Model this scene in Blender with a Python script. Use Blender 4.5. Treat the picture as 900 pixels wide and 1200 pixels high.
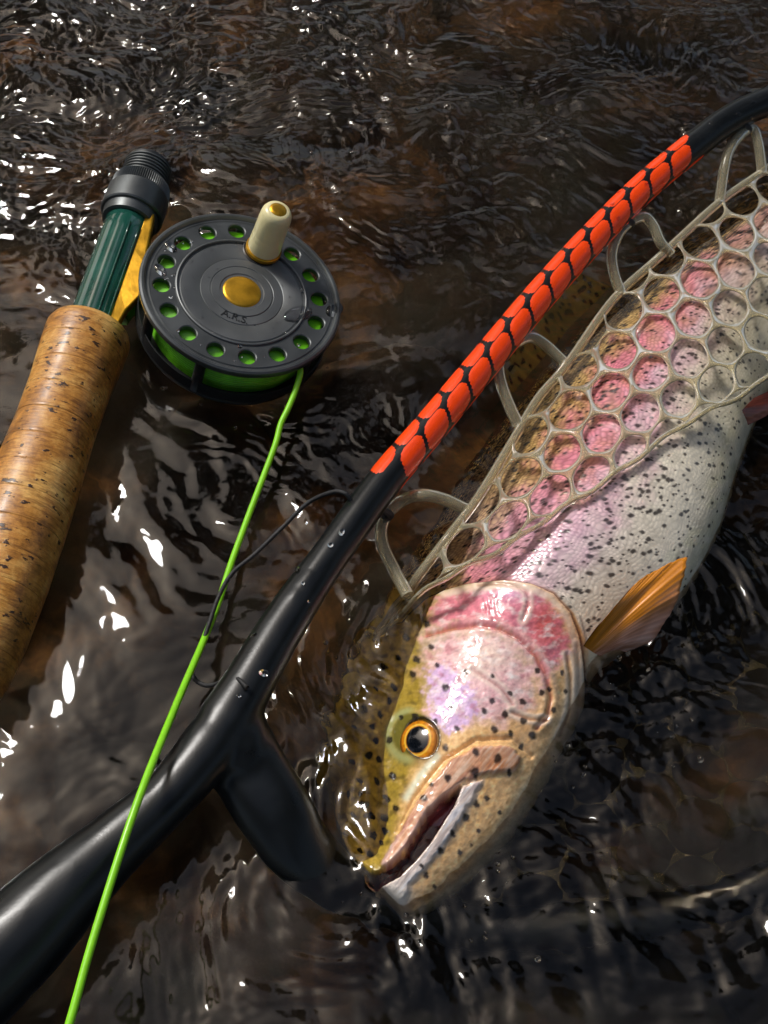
import bpy, math, random
import numpy as np
from mathutils import Vector, Matrix

for o in list(bpy.data.objects):
    bpy.data.objects.remove(o, do_unlink=True)
SC = bpy.context.scene
COL = SC.collection
rng = np.random.default_rng(7)
random.seed(7)
rad = math.radians

# ------------------------------------------------------------------ camera
TILT = rad(33.0)          # optical axis from straight down
DIST = 0.52
VFOV = rad(45.0)
CAM = np.array([0.0, -DIST * math.sin(TILT), DIST * math.cos(TILT)])
FWD = np.array([0.0, math.sin(TILT), -math.cos(TILT)])
RGT = np.array([1.0, 0.0, 0.0])
UPV = np.array([0.0, math.cos(TILT), math.sin(TILT)])
cd = bpy.data.cameras.new('camera')
cd.sensor_fit = 'VERTICAL'
cd.sensor_height = 24.0
cd.lens = 12.0 / math.tan(VFOV / 2)
cd.clip_start = 0.01
cd.clip_end = 800.0
cam = bpy.data.objects.new('camera', cd)
COL.objects.link(cam)
cam.location = CAM
cam.rotation_euler = (TILT, 0, 0)
SC.camera = cam

# ------------------------------------------------------------------ light
SUN_EL, SUN_AZ = rad(51.5), rad(-45.0)      # azimuth from +Y towards +X
sdir = np.array([math.cos(SUN_EL) * math.sin(SUN_AZ), math.cos(SUN_EL) * math.cos(SUN_AZ), math.sin(SUN_EL)])
sl = bpy.data.lights.new('sun', 'SUN')
sl.energy = 1.5
sl.angle = rad(13.0)
sl.color = (1.0, 0.98, 0.95)
so = bpy.data.objects.new('sun', sl)
COL.objects.link(so)
so.rotation_euler = Vector(sdir).to_track_quat('Z', 'Y').to_euler()

W = bpy.data.worlds.new('World')
SC.world = W
W.use_nodes = True
wn = W.node_tree
wn.nodes.clear()
sky = wn.nodes.new('ShaderNodeTexSky')
sky.sky_type = 'NISHITA'
sky.sun_disc = False
sky.sun_elevation = SUN_EL
sky.sun_rotation = SUN_AZ
sky.air_density = 1.3
sky.dust_density = 6.0
sky.ozone_density = 1.0
bg = wn.nodes.new('ShaderNodeBackground')
bg.inputs['Strength'].default_value = 0.052
out = wn.nodes.new('ShaderNodeOutputWorld')
wn.links.new(sky.outputs[0], bg.inputs[0])
wn.links.new(bg.outputs[0], out.inputs[0])

SC.view_settings.view_transform = 'Standard'
SC.view_settings.look = 'None'
SC.view_settings.exposure = 1.1
SC.view_settings.gamma = 1.0
SC.render.engine = 'CYCLES'
cy = SC.cycles
cy.use_denoising = True
cy.denoiser = 'OPENIMAGEDENOISE'
cy.max_bounces = 12
cy.transmission_bounces = 8
cy.transparent_max_bounces = 8
cy.glossy_bounces = 5
cy.diffuse_bounces = 3
cy.blur_glossy = 0.0
cy.sample_clamp_indirect = 6.0
cy.caustics_reflective = True
cy.caustics_refractive = True


# ------------------------------------------------------------------ helpers
def ray(px, py):
    """direction through a point of the 900 x 1200 photograph"""
    t = math.tan(VFOV / 2)
    x = (np.asarray(px, float) - 450.0) / 600.0 * t
    y = (600.0 - np.asarray(py, float)) / 600.0 * t
    return x[..., None] * RGT + y[..., None] * UPV + FWD


def at(px, py, z=0.0):
    """world point at height z seen at a photograph point"""
    d = ray(px, py)
    k = (np.asarray(z, float) - CAM[2]) / d[..., 2]
    return CAM + k[..., None] * d


def pix(P):
    """photograph coordinates of world points (used while authoring markings)"""
    v = np.asarray(P) - CAM
    dz = v @ FWD
    t = math.tan(VFOV / 2)
    return np.stack([450 + 600 * (v @ RGT) / dz / t, 600 - 600 * (v @ UPV) / dz / t], -1)


def plane_hit(px, py, P0, n):
    d = ray(px, py)
    return CAM + d * (np.dot(P0 - CAM, n) / (d @ n))[..., None]


def unit(v):
    v = np.asarray(v, float)
    return v / np.linalg.norm(v)


def sstep(a, b, x):
    t = np.clip((x - a) / (b - a), 0, 1)
    return t * t * (3 - 2 * t)


def lin(r, g, b):
    c = np.array([r, g, b], float) / 255.0
    return np.where(c <= 0.04045, c / 12.92, ((c + 0.055) / 1.055) ** 2.4)


def crom(pts, n):
    """Catmull-Rom resample of a polyline (any dimension) into n points evenly along it"""
    P = np.asarray(pts, float)
    P = np.vstack([2 * P[0] - P[1], P, 2 * P[-1] - P[-2]])
    res = []
    m = 24
    for i in range(1, len(P) - 2):
        t = np.linspace(0, 1, m, endpoint=False)[:, None]
        a, b, c, d = P[i - 1], P[i], P[i + 1], P[i + 2]
        res.append(0.5 * (2 * b + (c - a) * t + (2 * a - 5 * b + 4 * c - d) * t ** 2 + (3 * b - a - 3 * c + d) * t ** 3))
    res = np.vstack(res + [P[-2][None]])
    k = min(3, res.shape[1])
    s = np.concatenate([[0], np.cumsum(np.linalg.norm(np.diff(res[:, :k], axis=0), axis=1))])
    q = np.linspace(0, s[-1], n)
    return np.stack([np.interp(q, s, res[:, j]) for j in range(res.shape[1])], -1)


_perm = np.random.default_rng(11).permutation(512)
_grad = np.stack([np.cos(np.arange(64) / 64 * 2 * np.pi), np.sin(np.arange(64) / 64 * 2 * np.pi)], -1)


def perlin(x, y, seed=0):
    xi = np.floor(x).astype(int); yi = np.floor(y).astype(int)
    xf = x - xi; yf = y - yi
    u = xf ** 3 * (xf * (xf * 6 - 15) + 10); v = yf ** 3 * (yf * (yf * 6 - 15) + 10)

    def g(ix, iy, fx, fy):
        h = _perm[(_perm[(ix + seed * 37) & 511] + iy) & 511] & 63
        return _grad[h, 0] * fx + _grad[h, 1] * fy
    a = g(xi, yi, xf, yf); b = g(xi + 1, yi, xf - 1, yf)
    c = g(xi, yi + 1, xf, yf - 1); d = g(xi + 1, yi + 1, xf - 1, yf - 1)
    return ((a + (b - a) * u) * (1 - v) + (c + (d - c) * u) * v) * 1.5


def fbm(x, y, oct=3, seed=0, gain=0.5):
    r = 0; a = 1.0; f = 1.0
    for k in range(oct):
        r = r + a * perlin(x * f + 13.7 * k, y * f - 7.3 * k, seed + k)
        a *= gain; f *= 2.03
    return r


def dpoly(px, py, pts, closed=False):
    """distance to a polyline and signed side (positive on the left of travel in image axes)"""
    P = np.asarray(pts, float)
    if closed:
        P = np.vstack([P, P[:1]])
    best = np.full(np.shape(px), 1e9)
    par = np.zeros(np.shape(px))
    for i in range(len(P) - 1):
        a = P[i]; d = P[i + 1] - a
        L = d @ d + 1e-12
        t = np.clip(((px - a[0]) * d[0] + (py - a[1]) * d[1]) / L, 0, 1)
        dd = np.hypot(px - a[0] - t * d[0], py - a[1] - t * d[1])
        m = dd < best
        best = np.where(m, dd, best)
        par = np.where(m, (i + t) / (len(P) - 1), par)
    return best, par


def inpoly(px, py, pts):
    P = np.asarray(pts, float)
    ins = np.zeros(np.shape(px), bool)
    j = len(P) - 1
    for i in range(len(P)):
        xi, yi = P[i]; xj, yj = P[j]
        c = ((yi > py) != (yj > py)) & (px < (xj - xi) * (py - yi) / (yj - yi + 1e-12) + xi)
        ins ^= c
        j = i
    return ins


def sdp(px, py, pts):
    """signed distance to a closed polygon, positive inside"""
    d, _ = dpoly(px, py, pts, True)
    return np.where(inpoly(px, py, pts), d, -d)


def obj(name, me, mat=None, parent=None):
    o = bpy.data.objects.new(name, me)
    COL.objects.link(o)
    if mat is not None and hasattr(me, 'materials') and len(me.materials) == 0:
        me.materials.append(mat)
    if parent is not None:
        o.parent = parent
    return o


def mesh(name, V, F, smooth=True, col=None):
    """V (n,3), F = list of faces or an int array (m,4)/(m,3)"""
    me = bpy.data.meshes.new(name)
    V = np.asarray(V, np.float32)
    if isinstance(F, np.ndarray):
        k = F.shape[1]
        me.vertices.add(len(V)); me.vertices.foreach_set('co', V.ravel())
        me.loops.add(F.size); me.loops.foreach_set('vertex_index', F.astype(np.int32).ravel())
        me.polygons.add(len(F))
        me.polygons.foreach_set('loop_start', np.arange(0, F.size, k, dtype=np.int32))
        me.polygons.foreach_set('loop_total', np.full(len(F), k, np.int32))
        me.update(calc_edges=True)
        me.validate()
    else:
        me.from_pydata([tuple(map(float, v)) for v in V], [], [tuple(map(int, f)) for f in F])
        me.update()
    if smooth:
        me.polygons.foreach_set('use_smooth', np.ones(len(me.polygons), bool))
    if col is not None:
        a = me.color_attributes.new('Col', 'FLOAT_COLOR', 'POINT')
        c = np.ones((len(V), 4), np.float32); c[:, :3] = col
        a.data.foreach_set('color', c.ravel())
    return me


def grid_faces(nu, nv, wrap_v=False, flip=False):
    iu, iv = np.meshgrid(np.arange(nu - 1), np.arange(nv if wrap_v else nv - 1), indexing='ij')
    a = iu * nv + iv; b = iu * nv + (iv + 1) % nv
    c = (iu + 1) * nv + (iv + 1) % nv; d = (iu + 1) * nv + iv
    F = np.stack([a, b, c, d], -1).reshape(-1, 4)
    return F[:, ::-1].copy() if flip else F


def tube_geo(path, radii, nseg=12, flat=1.0, upv=(0, 0, 1), caps=True):
    """swept tube; returns V, F and frames. radii: scalar or per point (n,) or (n,2)"""
    P = np.asarray(path, float); n = len(P)
    R = np.asarray(radii, float)
    if R.ndim == 0: R = np.full((n, 2), float(R))
    if R.ndim == 1: R = np.stack([R, R * flat], -1)
    T = np.gradient(P, axis=0); T /= np.linalg.norm(T, axis=1)[:, None]
    up = np.asarray(upv, float)
    S = np.cross(T, up); S /= np.linalg.norm(S, axis=1)[:, None] + 1e-12
    N = np.cross(S, T)
    a = np.linspace(0, 2 * np.pi, nseg, endpoint=False)
    V = P[:, None] + (np.cos(a)[None, :, None] * S[:, None] * R[:, None, :1] + np.sin(a)[None, :, None] * N[:, None] * R[:, None, 1:])
    V = V.reshape(-1, 3)
    F = [tuple(f) for f in grid_faces(n, nseg, True)]
    if caps:
        F.append(tuple(range(nseg)))
        F.append(tuple(range((n - 1) * nseg, n * nseg))[::-1])
    return V, F, (P, T, S, N)


def tube(name, path, radii, mat, parent=None, nseg=12, flat=1.0, upv=(0, 0, 1)):
    V, F, _ = tube_geo(path, radii, nseg, flat, upv)
    return obj(name, mesh(name, V, F), mat, parent)


def lathe_geo(profile, C, n, e1, e2, nseg=48):
    """profile list of (r, h) revolved about axis n through C"""
    a = np.linspace(0, 2 * np.pi, nseg, endpoint=False)
    V = []
    for r, h in profile:
        V.append(C + n * h + r * (np.cos(a)[:, None] * e1 + np.sin(a)[:, None] * e2))
    V = np.vstack(V)
    F = [tuple(f) for f in grid_faces(len(profile), nseg, True)]
    return V, F


def lathe(name, profile, C, n, e1, e2, mat, parent=None, nseg=48, smooth=True, edge=None):
    V, F = lathe_geo(profile, C, n, e1, e2, nseg)
    me = mesh(name, V, F, smooth)
    o = obj(name, me, mat, parent)
    if smooth:
        sharp(me, edge or 35)
    return o


def sharp(me, deg=35):
    try:
        me.set_sharp_from_angle(angle=rad(deg))
    except Exception:
        pass


def empty(name, loc=(0, 0, 0)):
    o = bpy.data.objects.new(name, None)
    o.empty_display_size = 0.02
    COL.objects.link(o)
    return o


def tag(o, label=None, cat=None, group=None, kind=None):
    if label: o['label'] = label
    if cat: o['category'] = cat
    if group: o['group'] = group
    if kind: o['kind'] = kind
    return o


# ------------------------------------------------------------------ materials
def newmat(name):
    m = bpy.data.materials.new(name)
    m.use_nodes = True
    nt = m.node_tree
    return m, nt, nt.nodes['Principled BSDF']


def N(nt, t, **kw):
    n = nt.nodes.new(t)
    for k, v in kw.items():
        if k in n.inputs.keys():
            n.inputs[k].default_value = v
        else:
            setattr(n, k, v)
    return n


def plain(name, col, rough=0.4, metal=0.0, spec=0.5, coat=0.0, bump=0.0, bscale=400.0, var=0.0, vscale=60.0):
    m, nt, b = newmat(name)
    b.inputs['Base Color'].default_value = (*col, 1)
    b.inputs['Roughness'].default_value = rough
    b.inputs['Metallic'].default_value = metal
    b.inputs['Specular IOR Level'].default_value = spec
    b.inputs['Coat Weight'].default_value = coat
    b.inputs['Coat Roughness'].default_value = 0.08
    tc = N(nt, 'ShaderNodeTexCoord')
    if var > 0:
        nz = N(nt, 'ShaderNodeTexNoise', Scale=vscale, Detail=5.0)
        nt.links.new(tc.outputs['Object'], nz.inputs['Vector'])
        r = N(nt, 'ShaderNodeValToRGB')
        r.color_ramp.elements[0].position = 0.3; r.color_ramp.elements[1].position = 0.7
        r.color_ramp.elements[0].color = (*[c * (1 - var) for c in col], 1)
        r.color_ramp.elements[1].color = (*[min(1, c * (1 + var)) for c in col], 1)
        nt.links.new(nz.outputs['Fac'], r.inputs[0])
        nt.links.new(r.outputs[0], b.inputs['Base Color'])
        mr = N(nt, 'ShaderNodeMapRange')
        mr.inputs['To Min'].default_value = max(0.02, rough * 0.7); mr.inputs['To Max'].default_value = min(1, rough * 1.35)
        nt.links.new(nz.outputs['Fac'], mr.inputs['Value'])
        nt.links.new(mr.outputs[0], b.inputs['Roughness'])
    if bump > 0:
        nb = N(nt, 'ShaderNodeTexNoise', Scale=bscale, Detail=4.0)
        nt.links.new(tc.outputs['Object'], nb.inputs['Vector'])
        bp = N(nt, 'ShaderNodeBump', Strength=bump, Distance=0.0006)
        nt.links.new(nb.outputs['Fac'], bp.inputs['Height'])
        nt.links.new(bp.outputs[0], b.inputs['Normal'])
    return m


def attrmat(name, rough=0.25, coat=0.3, sub=0.0, bump=0.0, bscale=900.0, spec=0.5):
    m, nt, b = newmat(name)
    a = N(nt, 'ShaderNodeVertexColor'); a.layer_name = 'Col'
    nt.links.new(a.outputs['Color'], b.inputs['Base Color'])
    b.inputs['Roughness'].default_value = rough
    b.inputs['Coat Weight'].default_value = coat
    b.inputs['Coat Roughness'].default_value = 0.07
    b.inputs['Specular IOR Level'].default_value = spec
    if sub > 0:
        b.inputs['Subsurface Weight'].default_value = sub
        b.inputs['Subsurface Radius'].default_value = (0.004, 0.002, 0.001)
        b.inputs['Subsurface Scale'].default_value = 1.0
    if bump > 0:
        tc = N(nt, 'ShaderNodeTexCoord')
        nb = N(nt, 'ShaderNodeTexNoise', Scale=bscale, Detail=4.0)
        nt.links.new(tc.outputs['Object'], nb.inputs['Vector'])
        bp = N(nt, 'ShaderNodeBump', Strength=bump, Distance=0.0005)
        nt.links.new(nb.outputs['Fac'], bp.inputs['Height'])
        nt.links.new(bp.outputs[0], b.inputs['Normal'])
    return m


def water_mat():
    m, nt, b = newmat('stream_water')
    b.inputs['Base Color'].default_value = (0.84, 0.72, 0.54, 1)
    b.inputs['Transmission Weight'].default_value = 1.0
    b.inputs['IOR'].default_value = 1.33
    b.inputs['Roughness'].default_value = 0.035
    return m


def bed_mat():
    m, nt, b = newmat('stream_bed')
    tc = N(nt, 'ShaderNodeTexCoord')
    n1 = N(nt, 'ShaderNodeTexNoise', Scale=16.0, Detail=7.0, Roughness=0.6)
    nt.links.new(tc.outputs['Object'], n1.inputs['Vector'])
    r = N(nt, 'ShaderNodeValToRGB')
    e = r.color_ramp.elements
    e[0].position = 0.32; e[0].color = (0.006, 0.004, 0.002, 1)
    e[1].position = 0.72; e[1].color = (0.30, 0.140, 0.036, 1)
    e.new(0.5).color = (0.030, 0.015, 0.005, 1)
    nt.links.new(n1.outputs['Fac'], r.inputs[0])
    n2 = N(nt, 'ShaderNodeTexNoise', Scale=95.0, Detail=6.0)
    nt.links.new(tc.outputs['Object'], n2.inputs['Vector'])
    mx = N(nt, 'ShaderNodeMix', data_type='RGBA', blend_type='MULTIPLY')
    mx.inputs['Factor'].default_value = 0.7
    r2 = N(nt, 'ShaderNodeValToRGB')
    r2.color_ramp.elements[0].position = 0.35; r2.color_ramp.elements[0].color = (0.10, 0.09, 0.08, 1)
    r2.color_ramp.elements[1].position = 0.7; r2.color_ramp.elements[1].color = (1, 1, 1, 1)
    nt.links.new(n2.outputs['Fac'], r2.inputs[0])
    nt.links.new(r.outputs[0], mx.inputs[6]); nt.links.new(r2.outputs[0], mx.inputs[7])
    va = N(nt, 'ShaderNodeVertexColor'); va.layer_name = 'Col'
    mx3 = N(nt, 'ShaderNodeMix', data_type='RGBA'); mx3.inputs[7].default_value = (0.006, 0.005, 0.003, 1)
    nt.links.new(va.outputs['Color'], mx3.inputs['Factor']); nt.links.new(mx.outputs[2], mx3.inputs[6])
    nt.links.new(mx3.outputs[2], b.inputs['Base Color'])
    b.inputs['Roughness'].default_value = 0.8
    return m


def cork_mat():
    m, nt, b = newmat('cork')
    tc = N(nt, 'ShaderNodeTexCoord')
    n1 = N(nt, 'ShaderNodeTexNoise', Scale=42.0, Detail=8.0, Roughness=0.75)
    nt.links.new(tc.outputs['Object'], n1.inputs['Vector'])
    r = N(nt, 'ShaderNodeValToRGB')
    e = r.color_ramp.elements
    e[0].position = 0.34; e[0].color = (*lin(112, 68, 24), 1)
    e[1].position = 0.66; e[1].color = (*lin(232, 184, 104), 1)
    e.new(0.5).color = (*lin(192, 132, 56), 1)
    nt.links.new(n1.outputs['Fac'], r.inputs[0])
    # growth layers, fine lines around the grip (attribute along the grip)
    at_ = N(nt, 'ShaderNodeAttribute'); at_.attribute_name = 'along'
    n3 = N(nt, 'ShaderNodeTexNoise', Scale=1.0, Detail=4.0, Roughness=0.7)
    n3.noise_dimensions = '3D'
    nt.links.new(at_.outputs['Vector'], n3.inputs['Vector'])
    r3 = N(nt, 'ShaderNodeValToRGB')
    r3.color_ramp.elements[0].position = 0.36; r3.color_ramp.elements[0].color = (0.42, 0.34, 0.26, 1)
    r3.color_ramp.elements[1].position = 0.55; r3.color_ramp.elements[1].color = (1, 1, 1, 1)
    nt.links.new(n3.outputs['Fac'], r3.inputs[0])
    mx = N(nt, 'ShaderNodeMix', data_type='RGBA', blend_type='MULTIPLY'); mx.inputs['Factor'].default_value = 0.75
    nt.links.new(r.outputs[0], mx.inputs[6]); nt.links.new(r3.outputs[0], mx.inputs[7])
    # lenticels: dark pits stretched along the grip
    n4 = N(nt, 'ShaderNodeTexNoise', Scale=1.0, Detail=3.0, Roughness=0.55)
    mp = N(nt, 'ShaderNodeMapping'); mp.inputs['Scale'].default_value = (0.45, 1.6, 1.6)
    mp.inputs['Location'].default_value = (5.3, 2.2, 7.1)
    nt.links.new(at_.outputs['Vector'], mp.inputs['Vector']); nt.links.new(mp.outputs[0], n4.inputs['Vector'])
    r4 = N(nt, 'ShaderNodeValToRGB')
    r4.color_ramp.elements[0].position = 0.62; r4.color_ramp.elements[0].color = (0, 0, 0, 1)
    r4.color_ramp.elements[1].position = 0.66; r4.color_ramp.elements[1].color = (1, 1, 1, 1)
    nt.links.new(n4.outputs['Fac'], r4.inputs[0])
    mx2 = N(nt, 'ShaderNodeMix', data_type='RGBA'); mx2.inputs[7].default_value = (*lin(58, 34, 14), 1)
    nt.links.new(mx.outputs[2], mx2.inputs[6]); nt.links.new(r4.outputs[0], mx2.inputs['Factor'])
    nt.links.new(mx2.outputs[2], b.inputs['Base Color'])
    sub = N(nt, 'ShaderNodeMath', operation='SUBTRACT')
    nt.links.new(n3.outputs['Fac'], sub.inputs[0]); nt.links.new(r4.outputs[0], sub.inputs[1])
    bp = N(nt, 'ShaderNodeBump', Strength=0.35, Distance=0.0007)
    nt.links.new(sub.outputs[0], bp.inputs['Height']); nt.links.new(bp.outputs[0], b.inputs['Normal'])
    b.inputs['Roughness'].default_value = 0.42
    b.inputs['Coat Weight'].default_value = 0.22
    b.inputs['Coat Roughness'].default_value = 0.2
    return m


def rubber_mat():
    m, nt, b = newmat('clear_rubber')
    b.inputs['Base Color'].default_value = (*lin(216, 206, 172), 1)
    b.inputs['Transmission Weight'].default_value = 0.75
    b.inputs['IOR'].default_value = 1.28
    b.inputs['Roughness'].default_value = 0.15
    tc = N(nt, 'ShaderNodeTexCoord')
    nb = N(nt, 'ShaderNodeTexNoise', Scale=260.0, Detail=3.0)
    nt.links.new(tc.outputs['Object'], nb.inputs['Vector'])
    bp = N(nt, 'ShaderNodeBump', Strength=0.25, Distance=0.0005)
    nt.links.new(nb.outputs['Fac'], bp.inputs['Height']); nt.links.new(bp.outputs[0], b.inputs['Normal'])
    return m


def wet_rubber_mat():
    # the same clear rubber where water, not air, lies around it: hardly any edge left
    m, nt, b = newmat('clear_rubber_in_water')
    b.inputs['Base Color'].default_value = (*lin(196, 188, 160), 1)
    b.inputs['Transmission Weight'].default_value = 0.90
    b.inputs['IOR'].default_value = 1.07
    b.inputs['Roughness'].default_value = 0.12
    return m


def drop_mat():
    m, nt, b = newmat('water_drop')
    b.inputs['Base Color'].default_value = (1, 1, 1, 1)
    b.inputs['Transmission Weight'].default_value = 1.0
    b.inputs['IOR'].default_value = 1.33
    b.inputs['Roughness'].default_value = 0.0
    return m


M = dict(
    water=water_mat(), bed=bed_mat(), cork=cork_mat(), rubber=rubber_mat(), drop=drop_mat(), wet_rubber=wet_rubber_mat(),
    carbon=plain('black_lacquer', (0.005, 0.006, 0.0065), 0.30, spec=0.40, coat=0.0, bump=0.05, bscale=900, var=0.3, vscale=90),
    orange=plain('orange_paint', tuple(lin(246, 70, 6)), 0.30, coat=0.15, var=0.08, vscale=120),
    anod=plain('black_anodised', (0.10, 0.108, 0.11), 0.40, metal=0.75, bump=0.04, bscale=2500, var=0.2, vscale=70),
    anod2=plain('grey_anodised', (0.14, 0.148, 0.15), 0.44, metal=0.75, bump=0.05, bscale=2500, var=0.15, vscale=50),
    darkplastic=plain('black_plastic', (0.012, 0.013, 0.014), 0.38, bump=0.05, bscale=800, var=0.2),
    gold=plain('gold_metal', tuple(lin(196, 148, 40)), 0.36, metal=0.85, bump=0.12, bscale=700, var=0.25, vscale=150),
    seat=plain('dark_green_seat', (0.010, 0.070, 0.050), 0.14, coat=1.0, var=0.3, vscale=80),
    ivory=plain('ivory_plastic', tuple(lin(226, 216, 164)), 0.3, coat=0.3, var=0.08, vscale=60),
    line=plain('green_line', tuple(lin(128, 204, 20)), 0.4, coat=0.2, var=0.06, vscale=300),
    backing=plain('green_line_coils', tuple(lin(104, 190, 14)), 0.45, coat=0.2, var=0.25, vscale=150),
    cord=plain('black_cord', (0.008, 0.008, 0.009), 0.6, bump=0.5, bscale=1500),
    bank=plain('bank_soil', (0.05, 0.04, 0.02), 0.9, var=0.4, vscale=0.7),
    leaf=plain('added_wood_leaves', (0.012, 0.018, 0.007), 0.8, var=0.5, vscale=0.6),
    skin=attrmat('trout_skin', 0.24, 0.9, 0.0, 0.22, 650.0),
    fin=attrmat('trout_fin', 0.25, 0.6, 0.0, 0.1, 500.0),
    eye=attrmat('trout_eye', 0.10, 0.3),
)

#__SETTING__
# ------------------------------------------------------------------ setting
def gauss(X, Y, px, py, sx, sy=None, ang=0.0):
    c = at(px, py, 0.0)
    sy = sy or sx
    dx, dy = X - c[0], Y - c[1]
    ca, sa = math.cos(ang), math.sin(ang)
    return np.exp(-0.5 * (((dx * ca + dy * sa) / sx) ** 2 + ((-dx * sa + dy * ca) / sy) ** 2))


def water_height(X, Y):
    # domain warp so that crests wander
    wx = fbm(X / 0.09, Y / 0.09, 2, 3) * 0.018
    wy = fbm(X / 0.09 + 9, Y / 0.09, 2, 5) * 0.018
    x, y = X + wx, Y + wy
    # regional weights
    calm = np.clip(1.15 * gauss(X, Y, 150, 690, 0.062, 0.095, -0.3) + 0.75 * gauss(X, Y, 40, 930, 0.05, 0.035)
                   + 0.5 * gauss(X, Y, 240, 560, 0.03), 0, 1)
    lee = np.clip(gauss(X, Y, 360, 830, 0.03, 0.06, -0.5) + gauss(X, Y, 420, 690, 0.035), 0, 1)
    top = sstep(0.08, 0.24, Y)
    right = sstep(0.02, 0.10, X) * sstep(0.05, -0.05, Y)
    h = 0.0021 * fbm(x / 0.055, y / 0.042, 2, 21) * (1 - 0.75 * calm)
    # ripples: two oblique trains, sharpened
    r1 = fbm((x * 0.8 + y * 0.6) / 0.0085, (-x * 0.6 + y * 0.8) / 0.017, 3, 31, 0.45)
    r2 = fbm((x * 0.3 - y * 0.95) / 0.0090, (x * 0.95 + y * 0.3) / 0.014, 3, 41, 0.45)
    amp = (1 - 0.86 * calm) * (0.62 + 0.62 * top + 0.35 * right) * (1 - 0.35 * lee)
    h = h + 0.00044 * amp * (r1 + r2)
    ridge = 1 - np.abs(perlin(x / 0.013, y / 0.0095, 51)) * 2
    h = h + 0.00036 * amp * ridge * (0.5 + 0.7 * top)
    f = fbm(x / 0.0052, y / 0.0042, 2, 61)
    patch = sstep(-0.25, 0.45, fbm(X / 0.05, Y / 0.035, 2, 71))
    h = h + 0.00018 * f * (1 - 0.9 * calm) * (0.35 + patch) * (0.7 + 0.7 * top + 0.5 * right)
    f2 = fbm((x + 0.4 * y) / 0.0034, (y - 0.4 * x) / 0.0026, 1, 66)
    h = h + 0.00009 * f2 * (1 - 0.9 * calm) * (0.3 + patch) * (0.4 + 1.2 * top + 0.3 * right)
    # smooth slow bulges in the calm water
    h = h + calm * 0.00075 * fbm((x * 0.75 + y * 0.66) / 0.020, (-x * 0.66 + y * 0.75) / 0.045, 2, 81) + calm * 0.00012 * fbm(x / 0.010, y / 0.008, 2, 83)
    # tongue of water heaping over the stone behind the reel
    h = h + 0.006 * gauss(X, Y, 275, 215, 0.05, 0.022, -0.1) - 0.004 * gauss(X, Y, 190, 150, 0.09, 0.012, -0.12)
    # fine ripple trains fanning out between reel, line and frame
    c = at(180, 760, 0.0)
    rr = np.hypot(X - c[0], (Y - c[1])) + 0.007 * fbm(X / 0.03, Y / 0.03, 3, 91)
    h = h + 0.00020 * np.sin(rr * 2 * np.pi / 0.0055) * gauss(X, Y, 335, 540, 0.022, 0.03) * sstep(-0.4, 0.3, fbm(X / 0.02, Y / 0.02, 2, 93))
    # water shouldering past the trout's head and jaw
    hd = np.clip(gauss(X, Y, 410, 800, 0.028, 0.045, -0.4) + gauss(X, Y, 390, 960, 0.02, 0.03) + 0.8 * gauss(X, Y, 440, 1090, 0.05, 0.02), 0, 1)
    h = h + hd * (0.0014 * fbm((x * 0.9 + y * 0.45) / 0.017, (-x * 0.45 + y * 0.9) / 0.026, 3, 94, 0.55))
    bl = np.clip(gauss(X, Y, 720, 840, 0.02, 0.03, -0.6) + gauss(X, Y, 800, 780, 0.05, 0.05) + gauss(X, Y, 650, 940, 0.02, 0.03, -0.8), 0, 1)
    h = h + bl * 0.0005 * fbm(x / 0.0095, y / 0.008, 2, 95)
    # long furrows below the net
    fu = gauss(X, Y, 700, 1150, 0.07, 0.03)
    h = h + fu * 0.0003 * np.sin((X * 1.0 + Y * 0.28) * 2 * np.pi / 0.0125 + 2.2 * fbm(X / 0.02, Y / 0.05, 2, 96))
    return h


def build_water():
    x0, x1, y0, y1, s = -0.30, 0.30, -0.27, 0.43, 0.0009
    xs = np.arange(x0, x1 + 1e-9, s); ys = np.arange(y0, y1 + 1e-9, s)
    X, Y = np.meshgrid(xs, ys, indexing='ij')
    edge = np.minimum(np.minimum(X - x0, x1 - X), np.minimum(Y - y0, y1 - Y))
    Z = water_height(X, Y) * sstep(0.0, 0.04, edge)
    nu, nv = X.shape
    V = np.stack([X, Y, Z], -1).reshape(-1, 3)
    F = grid_faces(nu, nv)
    F = F[:, ::-1]
    L = 5.0
    gx = [-L, x0, xs[-1], L]; gy = [-L, y0, ys[-1], L]
    ev, ef = [], []
    for i in range(3):
        for j in range(3):
            if i == 1 and j == 1: continue
            k = len(V) + len(ev)
            ev += [(gx[i], gy[j], 0), (gx[i + 1], gy[j], 0), (gx[i + 1], gy[j + 1], 0), (gx[i], gy[j + 1], 0)]
            ef.append((k, k + 1, k + 2, k + 3))
    V = np.vstack([V, np.array(ev)]); F = np.vstack([F, np.array(ef)])
    o = obj('water', mesh('water', V, F), M['water'])
    tag(o, 'clear dark stream water with broken ripples and grey sky reflections', 'water', kind='structure')


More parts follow.
